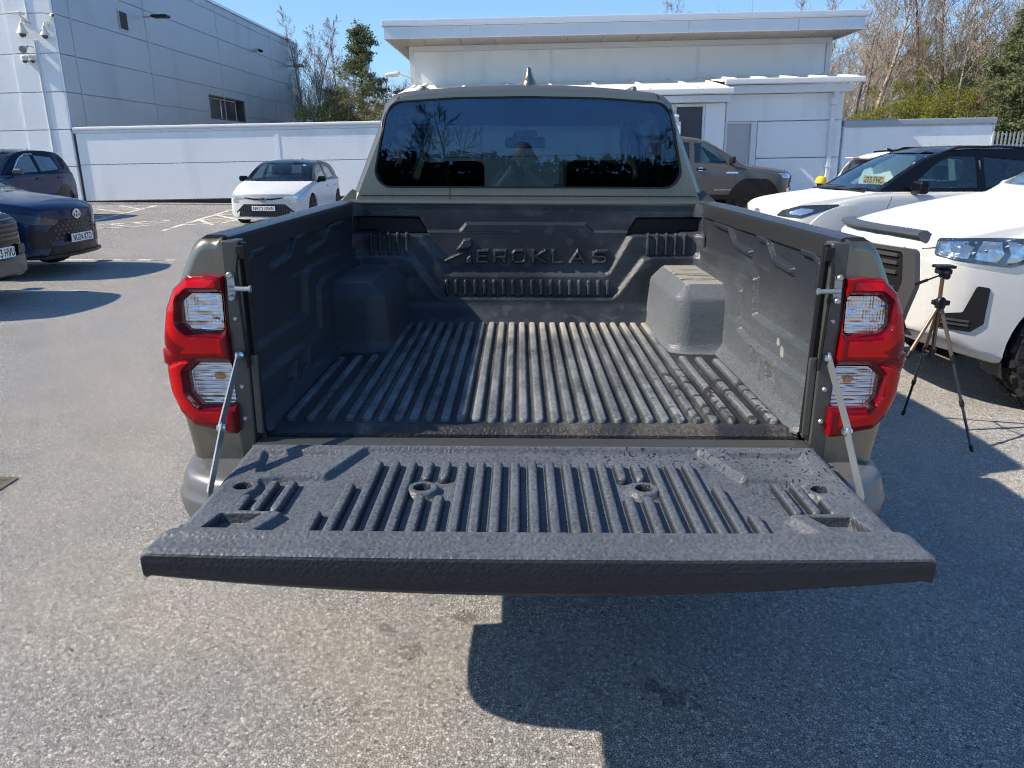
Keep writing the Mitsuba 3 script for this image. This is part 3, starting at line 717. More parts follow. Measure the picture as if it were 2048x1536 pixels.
# ------------------------------------------------------------------ trees
def grow(rng, H, r0, spread=.35, levels=3, kids=(26, 7, 3), lean=0.0, bare=0.25, up=.55, klen=.34):
    """Trunk segments and branch segments of a leafless tree standing on the origin."""
    tr, br, tips = [], [], []
    n = 14; p = np.zeros(3); pts = [p.copy()]; d = np.array([lean * rng.normal(), lean * rng.normal(), 1.0])
    for i in range(n):
        d += np.array([rng.normal() * .05, rng.normal() * .05, 0]); d /= np.linalg.norm(d)
        p = p + d * H / n; pts.append(p.copy())
    pts = np.array(pts); rad = r0 * (1 - np.arange(n + 1) / (n + .6)) ** .9
    for i in range(n):
        tr.append((pts[i], pts[i + 1], rad[i], rad[i + 1]))
    def branch(p, d, L, r, lv):
        k = 5 if lv < 2 else 4
        q = p.copy(); dd = d.copy(); P = [q.copy()]
        for i in range(k):
            dd = dd + rng.normal(size=3) * .16 + np.array([0, 0, .07]); dd /= np.linalg.norm(dd)
            q2 = q + dd * L / k
            br.append((q, q2, r * (1 - .8 * i / k), r * (1 - .8 * (i + 1) / k)))
            q = q2; P.append(q.copy())
        tips.append(q.copy())
        if lv < levels:
            for j in range(kids[lv]):
                t = rng.uniform(.25, 1.0) * k; a = min(int(t), k - 1)
                b0 = P[a] + (P[a + 1] - P[a]) * (t - a)
                nd = (P[a + 1] - P[a]); nd = nd / np.linalg.norm(nd) + rng.normal(size=3) * .55 + np.array([0, 0, .15])
                branch(b0, nd / np.linalg.norm(nd), L * rng.uniform(.35, .6), r * .5, lv + 1)
    for j in range(kids[0]):
        t = bare + (1 - bare) * (j + rng.uniform(0, 1)) / kids[0]; t = min(t, .985)
        a = int(t * n); b0 = pts[a] + (pts[min(a + 1, n)] - pts[a]) * (t * n - a)
        az = rng.uniform(0, 2 * PI)
        d = np.array([math.cos(az) * spread, math.sin(az) * spread, up]); d /= np.linalg.norm(d)
        branch(b0, d, H * klen * (1.15 - t) * rng.uniform(.7, 1.2) + .3, max(r0 * .32 * (1.1 - t), .010), 1)
    return tr, br, np.array(tips)

def seg_obj(segs, sides, rmin=0.0):
    a = np.array([s[0] for s in segs]); b = np.array([s[1] for s in segs]); r = np.maximum(np.array([[s[2], s[3]] for s in segs]), rmin)
    return segs_mesh(a, b, r[:, 0], r[:, 1], sides)

def leaves(rng, centers, per, size, rad, flat=.6):
    """Small leaf-sized faces scattered round the centres."""
    c = np.repeat(np.asarray(centers), per, 0); n = len(c)
    c = c + rng.normal(size=(n, 3)) * rad * [1, 1, flat]
    a = rng.normal(size=(n, 3)); a /= np.linalg.norm(a, axis=1, keepdims=True)
    b = np.cross(a, rng.normal(size=(n, 3))); b /= np.linalg.norm(b, axis=1, keepdims=True)
    s = size * rng.uniform(.6, 1.4, (n, 1))
    v = np.stack([c - a * s, c + b * s * .45, c + a * s, c - b * s * .45], 1).reshape(-1, 3)
    f = (np.arange(n) * 4)[:, None, None] + np.array([[0, 1, 2], [0, 2, 3]])
    return tm(v, f.reshape(-1, 3))

BT = []
for i in range(5):
    rng = np.random.default_rng(100 + i)
    H = (11.5, 10.0, 12.5, 9.0, 8.0)[i]
    tr, br, tips = grow(rng, H, (.12, .10, .13, .09, .08)[i], (.40, .5, .35, .6, .42)[i], 3, (30, 6, 4), .05, (.22, .3, .2, .25, .12)[i], (.6, .55, .8, .5, .8)[i], (.30, .34, .26, .38, .30)[i])
    t_, b_ = seg_obj(tr, 7), seg_obj(br, 3, .009)
    b_.vertices -= 0
    BT.append((t_, b_))
BTply = {}
def bare_tree(i, x, y, rot, sc, bark, twig, label, group):
    key = 'bare_tree'
    n = 0
    while (key if n == 0 else f'{key}_{n:03d}') in labels:
        n += 1
    key = key if n == 0 else f'{key}_{n:03d}'
    M = T().translate([x, y, -.15]).rotate([0, 0, 1], rot).scale(sc)
    for nm, q, mat, sm in (('trunk', 0, bark, True), ('crown', 1, twig, False)):
        if (i, q) not in BTply:
            BTply[(i, q)] = meshkit.write_ply(BT[i][q], sm)
        scene[f'{key}__{nm}'] = {'type': 'ply', 'filename': BTply[(i, q)], 'face_normals': not sm, 'to_world': M, 'bsdf': {'type': 'ref', 'id': mat}}
    tag(key, label, 'tree', group)
GR, GL = 'bare trees of the wood on the right', 'bare trees between the buildings on the left'
ORD = ['first', 'second', 'third', 'fourth', 'fifth', 'sixth', 'seventh', 'eighth', 'ninth', 'tenth', 'eleventh', 'twelfth', 'thirteenth', 'fourteenth', 'fifteenth', 'sixteenth', 'seventeenth', 'eighteenth']
def order(ps):
    b = [(x - CAM[0]) / (y - CAM[1]) for x, y in ps]
    return [ORD[sorted(b).index(q)] for q in b]
rng = np.random.default_rng(5)
right = [(17.6, 40), (18.6, 43), (19.8, 39), (20.8, 45), (22.0, 41), (23.0, 47), (26.2, 43), (27.8, 48), (30.0, 45), (24.6, 50), (21.4, 52), (18.2, 50), (28.6, 54), (31.8, 52), (16.2, 46), (25.4, 54), (33.5, 47), (19.3, 56)]
RO = order(right)
for j, (x, y) in enumerate(right):
    bare_tree(j % 4, x, y, rng.uniform(0, 360), rng.uniform(.9, 1.15), 'm_bark' if j % 3 else 'm_birch', ('m_twig', 'm_twig', 'm_twig_red')[j % 3], ('tall dark-stemmed' if j % 3 else 'tall pale-stemmed') + ' bare tree, ' + RO[j] + ' from the left in the right-hand wood', GR)
bare_tree(4, 21.9, 36.5, 40, .82, 'm_birch', 'm_twig_red', 'slender white-barked birch with reddish twigs in front of the right-hand wood', None)
bare_tree(1, 20.4, 36.9, 130, .95, 'm_birch', 'm_twig', 'tall pale birch left of the reddish birch', None)
LT = [(-12.6, 47, .72), (-11.9, 49, .78), (-11.2, 46, .72), (-10.5, 50, .70), (-13.4, 51, .78), (-9.3, 52, .60), (-8.2, 49, .55)]
LT += [(-12.2, 45.5, .60), (-10.9, 48, .68), (-11.6, 52, .74)]
LO = order([q[:2] for q in LT])
for j, (x, y, s) in enumerate(LT):
    bare_tree((2, 4, 0, 4, 2, 1, 4, 4, 2, 2)[j], x, y, rng.uniform(0, 360), s, 'm_birch', 'm_twig', 'thin bare tree, ' + LO[j] + ' from the left in the gap between the buildings', GL)
for j, (x, y, s) in enumerate([(8.5, 45.5, .86), (16.3, 44.0, .84)]):
    bare_tree(0, x, y, 77 * j, s, 'm_bark', 'm_twig', ('treetop just showing over the middle of the showroom roof', 'treetop just showing over the right end of the showroom roof')[j], None)

def pine(key, x, y, H, W, seed, label, base=.22, dens=1.0):
    rng = np.random.default_rng(seed)
    segs, tufts = [], []
    trunk = [(np.array([0, 0, H * i / 10]), np.array([0, 0, H * (i + 1) / 10]), .16 * (1 - i / 10.5), .16 * (1 - (i + 1) / 10.5)) for i in range(10)]
    n = int(54 * dens)
    for i in range(n):
        t = base + (1 - base) * (i + rng.uniform(0, 1)) / n
        az = rng.uniform(0, 2 * PI)
        L = W * (1.06 - t) ** .75 * rng.uniform(.55, 1.15) * (0.75 + .25 * math.sin(9 * t + seed))
        p = np.array([0, 0, H * t]); d = np.array([math.cos(az), math.sin(az), .05 + .35 * t]); d /= np.linalg.norm(d)
        for k in range(4):
            q = p + d * L / 4; d = d + np.array([0, 0, .10]) + rng.normal(size=3) * .12; d /= np.linalg.norm(d)
            segs.append((p, q, .035 * (1 - k / 4.5), .035 * (1 - (k + 1) / 4.5)))
            for _ in range((0, 1, 3, 4)[k]):
                tufts.append(q + rng.normal(size=3) * [.24, .24, .09])
            p = q
    tufts.append(np.array([0, 0, H]))
    tf = np.array(tufts)
    m = leaves(rng, tf, 30, .07, .12, .6)
    o = np.array([x, y, -.15])
    mv = lambda q: tm(q.vertices + o, q.faces)
    add(f'{key}__trunk', mv(seg_obj(trunk, 8)), 'm_bark', 50); tag(add(f'{key}__branches', mv(seg_obj(segs, 4)), 'm_bark'), kind='stuff'); add(f'{key}__crown', mv(m), 'm_needles')
    tag(key, label, 'tree')
pine('pine_tree', -8.9, 45, 8.3, 3.3, 3, 'dark green pine standing left of the showroom roof', .34, .95)
pine('pine_tree_001', 21.9, 34.6, 7.4, 3.1, 8, 'broad evergreen pine at the right edge behind the fence', .12, 3.2)
pine('pine_tree_002', 24.0, 35.5, 8.2, 2.9, 21, 'evergreen pine cut by the right edge of the view', .12, 2.6)

def bush(key, x, y, w, h, seed, mat, label, group=None, dens=1.0, cat='bush'):
    rng = np.random.default_rng(seed)
    segs, tips = [], []
    for i in range(int(26 * dens)):
        az = rng.uniform(0, 2 * PI); p = np.array([rng.normal() * w * .2, rng.normal() * w * .2, 0])
        d = np.array([math.cos(az) * .45, math.sin(az) * .45, 1.0]); d /= np.linalg.norm(d); L = h * rng.uniform(.7, 1.15)
        for k in range(5):
            q = p + d * L / 5; d = d + rng.normal(size=3) * .22; d /= np.linalg.norm(d)
            segs.append((p, q, .02, .012)); p = q
            if k > 0:
                for _ in range(3):
                    e = rng.normal(size=3); e[2] = abs(e[2]); e /= np.linalg.norm(e); t = p + e * rng.uniform(.2, .5) * w * .5
                    segs.append((p, t, .010, .005)); tips.append(t); tips.append((p + t) / 2)
    o = np.array([x, y, 0.0])
    a, b = seg_obj(segs, 3), leaves(rng, np.array(tips), int(17 * dens), .055, .17, .8)
    add(f'{key}__stems', tm(a.vertices + o, a.faces), 'm_twig'); add(f'{key}__foliage', tm(b.vertices + o, b.faces), mat)
    tag(key, label, cat, group)
GB = 'budding bushes along the side wall'
BL_ = [(17.2, 36, 1.7, 4.3, 'm_leaf'), (18.9, 37, 1.7, 3.9, 'm_leaf'), (20.4, 37.5, 1.8, 3.9, 'm_leaf'), (22.3, 37.5, 1.8, 4.0, 'm_leaf_brown'), (24.0, 38, 1.7, 3.7, 'm_leaf_brown'), (21.8, 40, 2.6, 6.6, 'm_leaf'), (24.6, 42, 2.6, 6.6, 'm_leaf')]
BO = order([q[:2] for q in BL_])
for j, (x, y, w, h, mt) in enumerate(BL_):
    bush('bush' if j == 0 else f'bush_{j:03d}', x, y, w, h, 40 + j, mt, ('green' if mt == 'm_leaf' else 'olive-brown') + ' budding bush, ' + BO[j] + ' from the left behind the side wall', GB, 1.3)
bush('bush_007', -10.3, 42, 1.5, 3.75, 61, 'm_leaf', 'bright yellow-green bush showing over the white wall below the pine')
bush('bush_008', -8.6, 42, 1.6, 4.0, 62, 'm_leaf_brown', 'brownish twiggy bush right of the yellow-green bush', None, .8)
# far wood: one mass of stems and twigs
rng = np.random.default_rng(77)
segs = []
for (x0, x1, n, H) in ((14, 46, 210, 9.5), (-17, -5, 60, 6.0)):
    for i in range(n):
        x, y = rng.uniform(x0, x1), rng.uniform(56, 74); h = H * rng.uniform(.6, 1.1); p = np.array([x, y, 0.0]); d = np.array([rng.normal() * .05, rng.normal() * .05, 1])
        for k in range(6):
            q = p + d * h / 6; d = d + rng.normal(size=3) * [.06, .06, 0]; segs.append((p, q, .06 * (1 - k / 7), .06 * (1 - (k + 1) / 7))); p = q
            for _ in range(6 if k > 0 else 3):
                e = rng.normal(size=3) * [.6, .6, .3] + [0, 0, .8]; e /= np.linalg.norm(e); r = p + e * rng.uniform(.8, 2.0)
                segs.append((p, r, .020, .008))
                for _2 in range(2):
                    e2 = e + rng.normal(size=3) * .5; segs.append(((p + r) / 2, (p + r) / 2 + e2 * .8, .012, .006))
tag(add('far_wood', seg_obj(segs, 3), 'm_twig'), 'grey-brown mass of leafless wood beyond the car park', 'wood', kind='stuff')

# ------------------------------------------------------------------ behind the photographer, seen in the rear window
rng = np.random.default_rng(9)
tr, br, tips = grow(rng, 5.0, .16, 1.0, 3, (11, 6, 3), .02, .34, .55, .62)
for nm, q, mat in (('trunk', seg_obj(tr, 8), 'm_bark_dark'), ('crown', seg_obj(br, 4, .016), 'm_bark_dark')):
    add(f'spreading_tree__{nm}', tm(q.vertices + [-3.7, -38, 0], q.faces), mat, nm == 'trunk')
tag('spreading_tree', 'spreading leafless tree mirrored in the left half of the rear window', 'tree')
tr, br, tips = grow(np.random.default_rng(12), 4.2, .12, .9, 3, (10, 5, 3), .02, .2, .5, .5)
for nm, q in (('trunk', seg_obj(tr, 8)), ('crown', seg_obj(br, 4, .016))):
    add(f'low_tree__{nm}', tm(q.vertices + [7.6, -40, 0], q.faces), 'm_bark_dark')
tag('low_tree', 'low leafless tree mirrored in the right half of the rear window', 'tree')
hc = np.column_stack([rng.uniform(-75, 75, 5200), rng.uniform(-57, -53, 5200), np.zeros(5200)])
hc[:, 2] = rng.uniform(0, 1, 5200) * (2.7 + 1.3 * meshkit.fbm(hc * [.09, 0, 0], 3, 4))
hg = leaves(rng, hc, 6, .34, .4, .7)
tag(add('dark_hedge', cat_(hg, box(-76, 76, -56.5, -54.5, 0, 2.2)), 'm_leaf_dark'), 'dark hedge line mirrored low in the rear window', 'hedge', kind='stuff')
# ------------------------------------------------------------------ the open pickup: bed, tailgate, lamps
K = 'pickup_truck'
tag(K, 'bronze-grey pickup truck seen from behind with its tailgate down and black bed liner', 'pickup truck')
ZF = 0.80                                                            # bed floor

def mirror(m):
    return tm(m.vertices * [-1, 1, 1], m.faces[:, ::-1])

def stadium(x0, y0, x1, y1, w, n=7):
    """Rounded strip outline of width w from one point to the other."""
    a = math.atan2(y1 - y0, x1 - x0); t = np.linspace(-PI / 2, PI / 2, n)
    e1 = np.stack([x1 + w / 2 * np.cos(a + t), y1 + w / 2 * np.sin(a + t)], 1)
    e0 = np.stack([x0 + w / 2 * np.cos(a + PI + t), y0 + w / 2 * np.sin(a + PI + t)], 1)
    mid = np.linspace(0, 1, 9)[1:-1, None]
    return np.vstack([e1, e1[-1] + (e0[0] - e1[-1]) * mid, e0, e0[-1] + (e1[0] - e0[-1]) * mid])

def rib_mesh(x0, y0, x1, y1, w, h, z, place=None, lean=0.3):
    """Moulded rib: rounded ends, sloping flanks, softened top."""
    rings = []
    for hh, ins in ((-0.004, 0.0), (0.12, 0.05), (0.62, 0.20), (0.86, 0.34), (0.97, 0.52), (1.0, 0.72)):
        ww = w * (1 - ins)
        dx, dy = x1 - x0, y1 - y0; L = math.hypot(dx, dy)
        e = w * ins * lean / L
        p = stadium(x0 + dx * e, y0 + dy * e, x1 - dx * e, y1 - dy * e, ww)
        rings.append(np.column_stack([p, np.full(len(p), z + (hh * h if hh > 0 else hh))]))
    m = ring_loft(rings)
    return m if place is None else place(m)

# --- bed floor
us = np.linspace(-0.722, 0.722, 180); vs = np.concatenate([[0.040, 0.042, 0.047, 0.055], np.linspace(0.062, 1.53, 150)])
def floor_fn(X, Y):
    Z = np.full(X.shape, ZF)
    Z -= 0.013 * (1 - sst(0.040, 0.058, Y)) 
    Z += 0.004 * (1 - sst(0.085, 0.095, Y)) * sst(0.05, 0.06, Y)
    Z += 0.035 * sst(0.685, 0.722, np.abs(X)) ** 2 * (Y > -1)
    Z += 0.0012 * (meshkit.fbm(np.stack([X * 7, Y * 5, X * 0], -1), 3, 3) - 0.5)
    return np.stack([X, Y, Z], -1)
fl = add(f'{K}__bed_floor', cat_(grid(us, vs, floor_fn), box(-0.70, 0.70, 0.040, 0.046, 0.755, 0.788)), 'm_floor', 40)
ribs = [(-0.448 + 0.0427 * i, 1.50) for i in range(22)]
ribs += [(-0.495, 1.48), (0.495, 1.48)]
for s in (-1, 1):
    ribs += [(s * 0.545, 0.80), (s * 0.601, 0.79), (s * 0.657, 0.765)]
for x, y1 in sorted(ribs):
    add(f'{fl}__rib', rib_mesh(x, 0.115, x, y1, 0.031, 0.0125, ZF), 'm_rib', 50)

# --- bulkhead (front wall of the bed)
def P2(pts):
    return Polygon(pts)
logo_pan = soft([(-0.452, 1.185), (-0.437, 1.168), (-0.350, 1.012), (-0.335, 1.004), (0.335, 1.004), (0.350, 1.012), (0.437, 1.168), (0.452, 1.185)], 0.006)
mid_pan = soft([(-0.76, 1.2), (-0.76, 1.088), (-0.53, 1.084), (-0.492, 1.070), (-0.388, 0.925), (-0.362, 0.905), (0.362, 0.905), (0.388, 0.925), (0.492, 1.070), (0.53, 1.084), (0.76, 1.088), (0.76, 1.2)], 0.006)
tab = P2([(-0.295, 1.175), (-0.262, 1.214), (0.246, 1.214), (0.290, 1.175)])
pockR = P2([(0.425, 1.168), (0.465, 1.236), (0.735, 1.240), (0.735, 1.180), (0.66, 1.180), (0.64, 1.168)])
pockL = P2([(-x, z) for x, z in list(pockR.exterior.coords)[:-1]][::-1])
def bulk_h(X, Z):
    h = 0.016 * (1 - sst(1.176, 1.186, Z))
    h = np.maximum(h, 0.016 * step_in(X, Z, tab, 0.012))
    out1 = 1 - step_in(X, Z, logo_pan, 0.030)
    h += 0.020 * out1 * (1 - sst(1.16, 1.186, Z))
    out2 = 1 - step_in(X, Z, mid_pan, 0.030)
    h += 0.020 * out2 * (Z < 1.15)
    h += 0.085 * (1 - sst(0.795, 0.895, Z)) ** 1.5
    for p in (pockR, pockL):
        h -= 0.050 * step_in(X, Z, p, 0.008)
    h += 0.03 * sst(0.70, 0.745, np.abs(X))
    h += 0.0012 * (meshkit.fbm(np.stack([X * 6, Z * 6, X * 0], -1), 2, 9) - 0.5)
    return h
def bulk_fn(X, Z):
    return np.stack([X, 1.505 - bulk_h(X, Z), Z], -1)
for s in (-1, 1):
    add(f'{K}__rail_pocket', prism([(s * x, z) for x, z in [(.432, 1.174), (.468, 1.231), (.728, 1.235), (.728, 1.186), (.655, 1.186), (.635, 1.174)]], 1.528, 1.534, 'xz'), 'm_black_plastic')
bk = add(f'{K}__bulkhead', grid(np.linspace(-0.745, 0.745, 480), np.linspace(0.795, 1.298, 240), bulk_fn), 'm_liner', 50)
def to_bulk(h0):
    return lambda m: tm(np.column_stack([m.vertices[:, 0], 1.505 - h0 - m.vertices[:, 2], m.vertices[:, 1]]), m.faces)
for i in range(18):
    x = -0.346 + 0.0408 * i
    add(f'{bk}__rib', rib_mesh(x, 0.918, x, 0.972, 0.020, 0.017, 0.0, to_bulk(0.036)), 'm_liner', 50)
for s in (-1, 1):
    for i in range(5):
        x = s * (0.512 + 0.0385 * i)
        add(f'{bk}__rib', rib_mesh(x, 1.090, x, 1.172, 0.017, 0.017, 0.0, to_bulk(0.036)), 'm_liner', 50)
def raised(polys, h0, h, bev, step=0.0032):
    """Moulded marks on the bulkhead: sloping flanks, flat face."""
    ms = []
    for p in polys:
        Q, t = poly_tri(p, step)
        d = np.clip(-sdf(Q[:, 0], Q[:, 1], p), 0, bev) / bev
        if p.interiors:
            d = np.minimum(d, np.clip(sdf(Q[:, 0], Q[:, 1], Polygon(p.interiors[0])), 0, bev) / bev)
        ms.append(tm(np.column_stack([Q[:, 0], 1.505 - h0 + 0.001 - (h + 0.001) * np.sin(d * PI / 2), Q[:, 1]]), t))
    return cat_(*ms)
def strokes(x, w, lines, z=1.043, hgt=0.066, t=0.0095):
    g = shapely.union_all([LineString([(x + t + a * (w - 2 * t), z + t + b * (hgt - 2 * t)) for a, b in l]).buffer(t, cap_style=3, join_style=2) for l in lines])
    g = g.buffer(-0.001).buffer(0.001)
    return [g] if isinstance(g, Polygon) else list(g.geoms)
glyphs = {'E': [[(1, 1), (0, 1), (0, 0), (1, 0)], [(0, .5), (.85, .5)]], 'R': [[(0, 0), (0, 1), (1, 1), (1, .45), (0, .45)], [(.5, .45), (1, 0)]], 'O': [[(.18, 0), (0, .18), (0, .82), (.18, 1), (.82, 1), (1, .82), (1, .18), (.82, 0), (.18, 0)]],
          'K': [[(0, 0), (0, 1)], [(1, 1), (.1, .5), (1, 0)]], 'L': [[(0, 1), (0, 0), (1, 0)]], 'A': [[(0, 0), (.5, 1), (1, 0)], [(.25, .3), (.75, .3)]], 'S': [[(1, 1), (.22, 1), (0, .86), (0, .62), (.2, .5), (.8, .5), (1, .38), (1, .14), (.78, 0), (0, 0)]]}
letters = []
for x, ch, w in [(-0.222, 'E', .060), (-0.149, 'R', .064), (-0.070, 'O', .070), (0.018, 'K', .068), (0.103, 'L', .056), (0.178, 'A', .076), (0.278, 'S', .068)]:
    letters += strokes(x, w, glyphs[ch])
add(f'{bk}__lettering', raised(letters, 0.016, 0.015, 0.006), 'm_liner', 40)
def lp(pts):
    return [(-0.359 + ((800 + a / 2.926) - 888) * 0.00215, 1.041 - ((380 + b / 2.926) - 530) * 0.00212) for a, b in pts]
emb = [Polygon(lp(q)) for q in (
    [(376, 286), (422, 284), (432, 330), (405, 352), (325, 358)],
    [(256, 408), (340, 372), (418, 352), (402, 368), (330, 402), (262, 436)],
    [(386, 396), (424, 368), (428, 438), (384, 438)])]
add(f'{bk}__logo', raised(emb, 0.016, 0.016, 0.007), 'm_liner', 40)

# --- side walls of the liner
ya = 0.62
pan1 = P2([(1.7, 1.112), (0.74, 1.136), (0.66, 1.112), (0.635, 0.995), (-0.1, 1.000), (-0.1, 0.7), (1.7, 0.7)])
pan2 = P2([(1.7, 1.060), (0.83, 1.080), (0.76, 1.055), (0.735, 0.925), (0.60, 0.915), (-0.1, 0.925), (-0.1, 0.7), (1.7, 0.7)])
zig = [LineString([(1.28, 1.235), (1.05, 1.232), (0.97, 1.186), (0.76, 1.178)]), LineString([(0.70, 1.240), (0.59, 1.236), (0.52, 1.188), (0.34, 1.178)]),
       LineString([(0.28, 1.243), (0.18, 1.243), (0.135, 1.225), (0.12, 1.12)])]
zig = [z.buffer(0.010, cap_style=2, join_style=2) for z in zig]
teeth = [P2([(0.56, 0.905), (0.545, 0.85), (0.44, 0.83), (0.455, 0.895)]), P2([(0.40, 0.895), (0.385, 0.845), (0.285, 0.83), (0.30, 0.885)])]
def side_h(Yv, Z):
    h = 0.019 * step_in(Yv, Z, pan1, 0.016) + 0.016 * step_in(Yv, Z, pan2, 0.015)
    for z in zig:
        h += 0.015 * step_in(Yv, Z, z, 0.009)
    for t in teeth:
        h -= 0.022 * step_in(Yv, Z, t, 0.008)
    h += 0.030 * (1 - sst(0.797, 0.845, Z)) ** 1.6
    h += 0.02 * sst(1.44, 1.52, Yv)
    h += 0.001 * (meshkit.fbm(np.stack([Yv * 6, Z * 6, Z * 0], -1), 2, 5) - 0.5)
    return h
def side_fn(s):
    def fn(Yv, Z):
        x0 = 0.752 - 0.008 * (1.25 - Z) / 0.45
        h = side_h(Yv, Z)
        edge = (1 - sst(0.030, 0.050, Yv)) * 0.012
        return np.stack([s * (x0 - h + edge), Yv, Z], -1)
    return fn
for s in (-1, 1):
    ys = np.concatenate([[0.030, 0.034, 0.040, 0.046], np.linspace(0.052, 1.515, 290)])
    g = grid(ys, np.linspace(0.797, 1.268, 150), side_fn(s), flip=s < 0)
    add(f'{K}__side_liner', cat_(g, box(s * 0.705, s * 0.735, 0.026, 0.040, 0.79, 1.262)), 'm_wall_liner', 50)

# --- wheel housings inside the bed
def arch_box(s):
    rings = []
    x0, x1, y0, y1 = 0.514, 0.90, 0.900, 1.62
    for z, o, r in ((ZF - 0.002, 0.030, 0.10), (ZF + 0.006, 0.018, 0.10), (ZF + 0.018, 0.008, 0.10), (ZF + 0.04, 0.0, 0.10), (ZF + 0.12, -0.007, 0.10), (ZF + 0.185, -0.012, 0.10), (ZF + 0.197, -0.017, 0.09),
                    (ZF + 0.203, -0.022, 0.085), (ZF + 0.238, -0.056, 0.06), (ZF + 0.243, -0.063, 0.055), (ZF + 0.246, -0.075, 0.05)):
        q = rrect((x0 + x1) / 2, (y0 + y1) / 2, (x1 - x0) / 2 + o, (y1 - y0) / 2 + o, max(r * .8 + o, 0.02), 9)
        rings.append(np.column_stack([s * q[:, 0], q[:, 1], np.full(len(q), z)]))
    m = ring_loft(rings)
    if m.volume < 0:
        m.faces = m.faces[:, ::-1]
    return m
for s in (-1, 1):
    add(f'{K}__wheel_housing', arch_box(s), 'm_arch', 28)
    # tie-down ring in the front pockets
    add(f'{K}__tie_down', cat_(lathe([(0.0, 0), (0.016, 0), (0.018, 0.004), (0.014, 0.012), (0, 0.014)], 14, 'y', (s * 0.600, 1.475, 1.064))), 'm_galv', 40)

# --- rail caps
for s in (-1, 1):
    prof = [(0.741, 1.246), (0.7385, 1.292), (0.742, 1.302), (0.752, 1.307), (0.795, 1.307), (0.806, 1.300), (0.810, 1.285), (0.806, 1.246)]
    rc = prism([(s * x, z) for x, z in prof], 0.020, 1.54, 'xz')
    add(f'{K}__rail_cap', rc, 'm_rail', 30)
add(f'{K}__front_rail', cat_(rbox(-0.765, 0.765, 1.500, 1.548, 1.288, 1.310, 0.008, 1)), 'm_bronze', 30)

# --- outer bedsides
outline = [(0.752, 1.303), (0.806, 1.303), (0.826, 1.292), (0.845, 1.266), (0.872, 1.208), (0.905, 1.130), (0.922, 1.060), (0.9275, 0.985), (0.922, 0.900), (0.902, 0.830), (0.892, 0.760), (0.884, 0.690), (0.872, 0.625), (0.752, 0.625)]
op = resample(Polygon(outline), 90)
oc = np.array([0.80, 0.97])
def bedside(s):
    rings = []
    for y, ins in ((0.004, 0.030), (0.008, 0.016), (0.018, 0.006), (0.036, 0.0), (0.3, 0.0), (0.8, -0.002), (1.2, -0.004), (1.535, -0.002)):
        P = Polygon(op).buffer(-ins, join_style=1) if ins else Polygon(op)
        q = op.copy()
        if ins:
            out = (op[:, 0] > 0.755)
            nrm = np.stack([np.roll(op[:, 1], -1) - np.roll(op[:, 1], 1), -(np.roll(op[:, 0], -1) - np.roll(op[:, 0], 1))], 1)
            nrm /= np.linalg.norm(nrm, axis=1, keepdims=True) + 1e-9
            if not Polygon(op).exterior.is_ccw:
                nrm = -nrm
            q = op - nrm * ins * out[:, None]
        rings.append(np.column_stack([s * q[:, 0], np.full(len(q), y), q[:, 1]]))
    m = ring_loft(rings)
    if m.volume < 0:
        m.faces = m.faces[:, ::-1]
    cyl = trimesh.creation.cylinder(0.455, 0.30, sections=48)
    cyl.apply_transform(trimesh.transformations.rotation_matrix(PI / 2, (0, 1, 0)))
    cyl.apply_translation((s * 0.92, 1.20, 0.40))
    return frommani(tomani(m) - tomani(cyl))
for s in (-1, 1):
    add(f'{K}__bedside', bedside(s), 'm_bronze', 35)
    # painted jamb beside the lamp, its seam, bolts and the striker
    j = add(f'{K}__jamb', cat_(rbox(s * 0.714, s * 0.757, -0.002, 0.05, 0.70, 1.296, 0.006, 1), rbox(s * 0.694, s * 0.714, 0.004, 0.02, 0.80, 1.01, 0.004, 1)), 'm_bronze_dark', 30)
    for z in (1.105, 0.93, 0.845, 1.02):
        add(f'{j}__bolt', lathe([(0, 0), (0.0065, 0), (0.0065, -0.003), (0.0045, -0.006), (0, -0.006)], 10, 'y', (s * 0.736, -0.001, z)), 'm_galv', 30)
    st = add(f'{K}__striker', cat_(prism(soft([(s * 0.729, 1.150), (s * 0.747, 1.150), (s * 0.747, 1.220), (s * 0.729, 1.220)], 0.008), -0.007, -0.003, 'xz'),
             tube([(s * 0.742, -0.012, 1.180), (s * 0.690, -0.012, 1.180)], 0.006, 10), lathe([(0, 0), (0.0085, 0), (0.0085, 0.005), (0, 0.005)], 10, 'x', (s * 0.690 - 0.003, -0.012, 1.180))), 'm_galv', 30)
    for z in (1.157, 1.213):
        add(f'{st}__bolt', lathe([(0, 0), (0.0085, 0), (0.008, -0.005), (0.0055, -0.008), (0, -0.008)], 12, 'y', (s * 0.738, -0.009, z)), 'm_galv', 30)
    add(f'{K}__rubber_seal', cat_(tube([(s * 0.705, 0.012, 1.29), (s * 0.703, 0.016, 1.15), (s * 0.700, 0.016, 0.95), (s * 0.697, 0.014, 0.81)], 0.008, 8), rbox(s * 0.698, s * 0.722, -0.006, 0.006, 1.250, 1.285, 0.004, 1), tube([(s * 0.716, -0.006, 1.262), (s * 0.722, -0.010, 1.22), (s * 0.718, -0.006, 1.10), (s * 0.714, -0.006, 0.98)], 0.0035, 6)), 'm_black_plastic', 40)

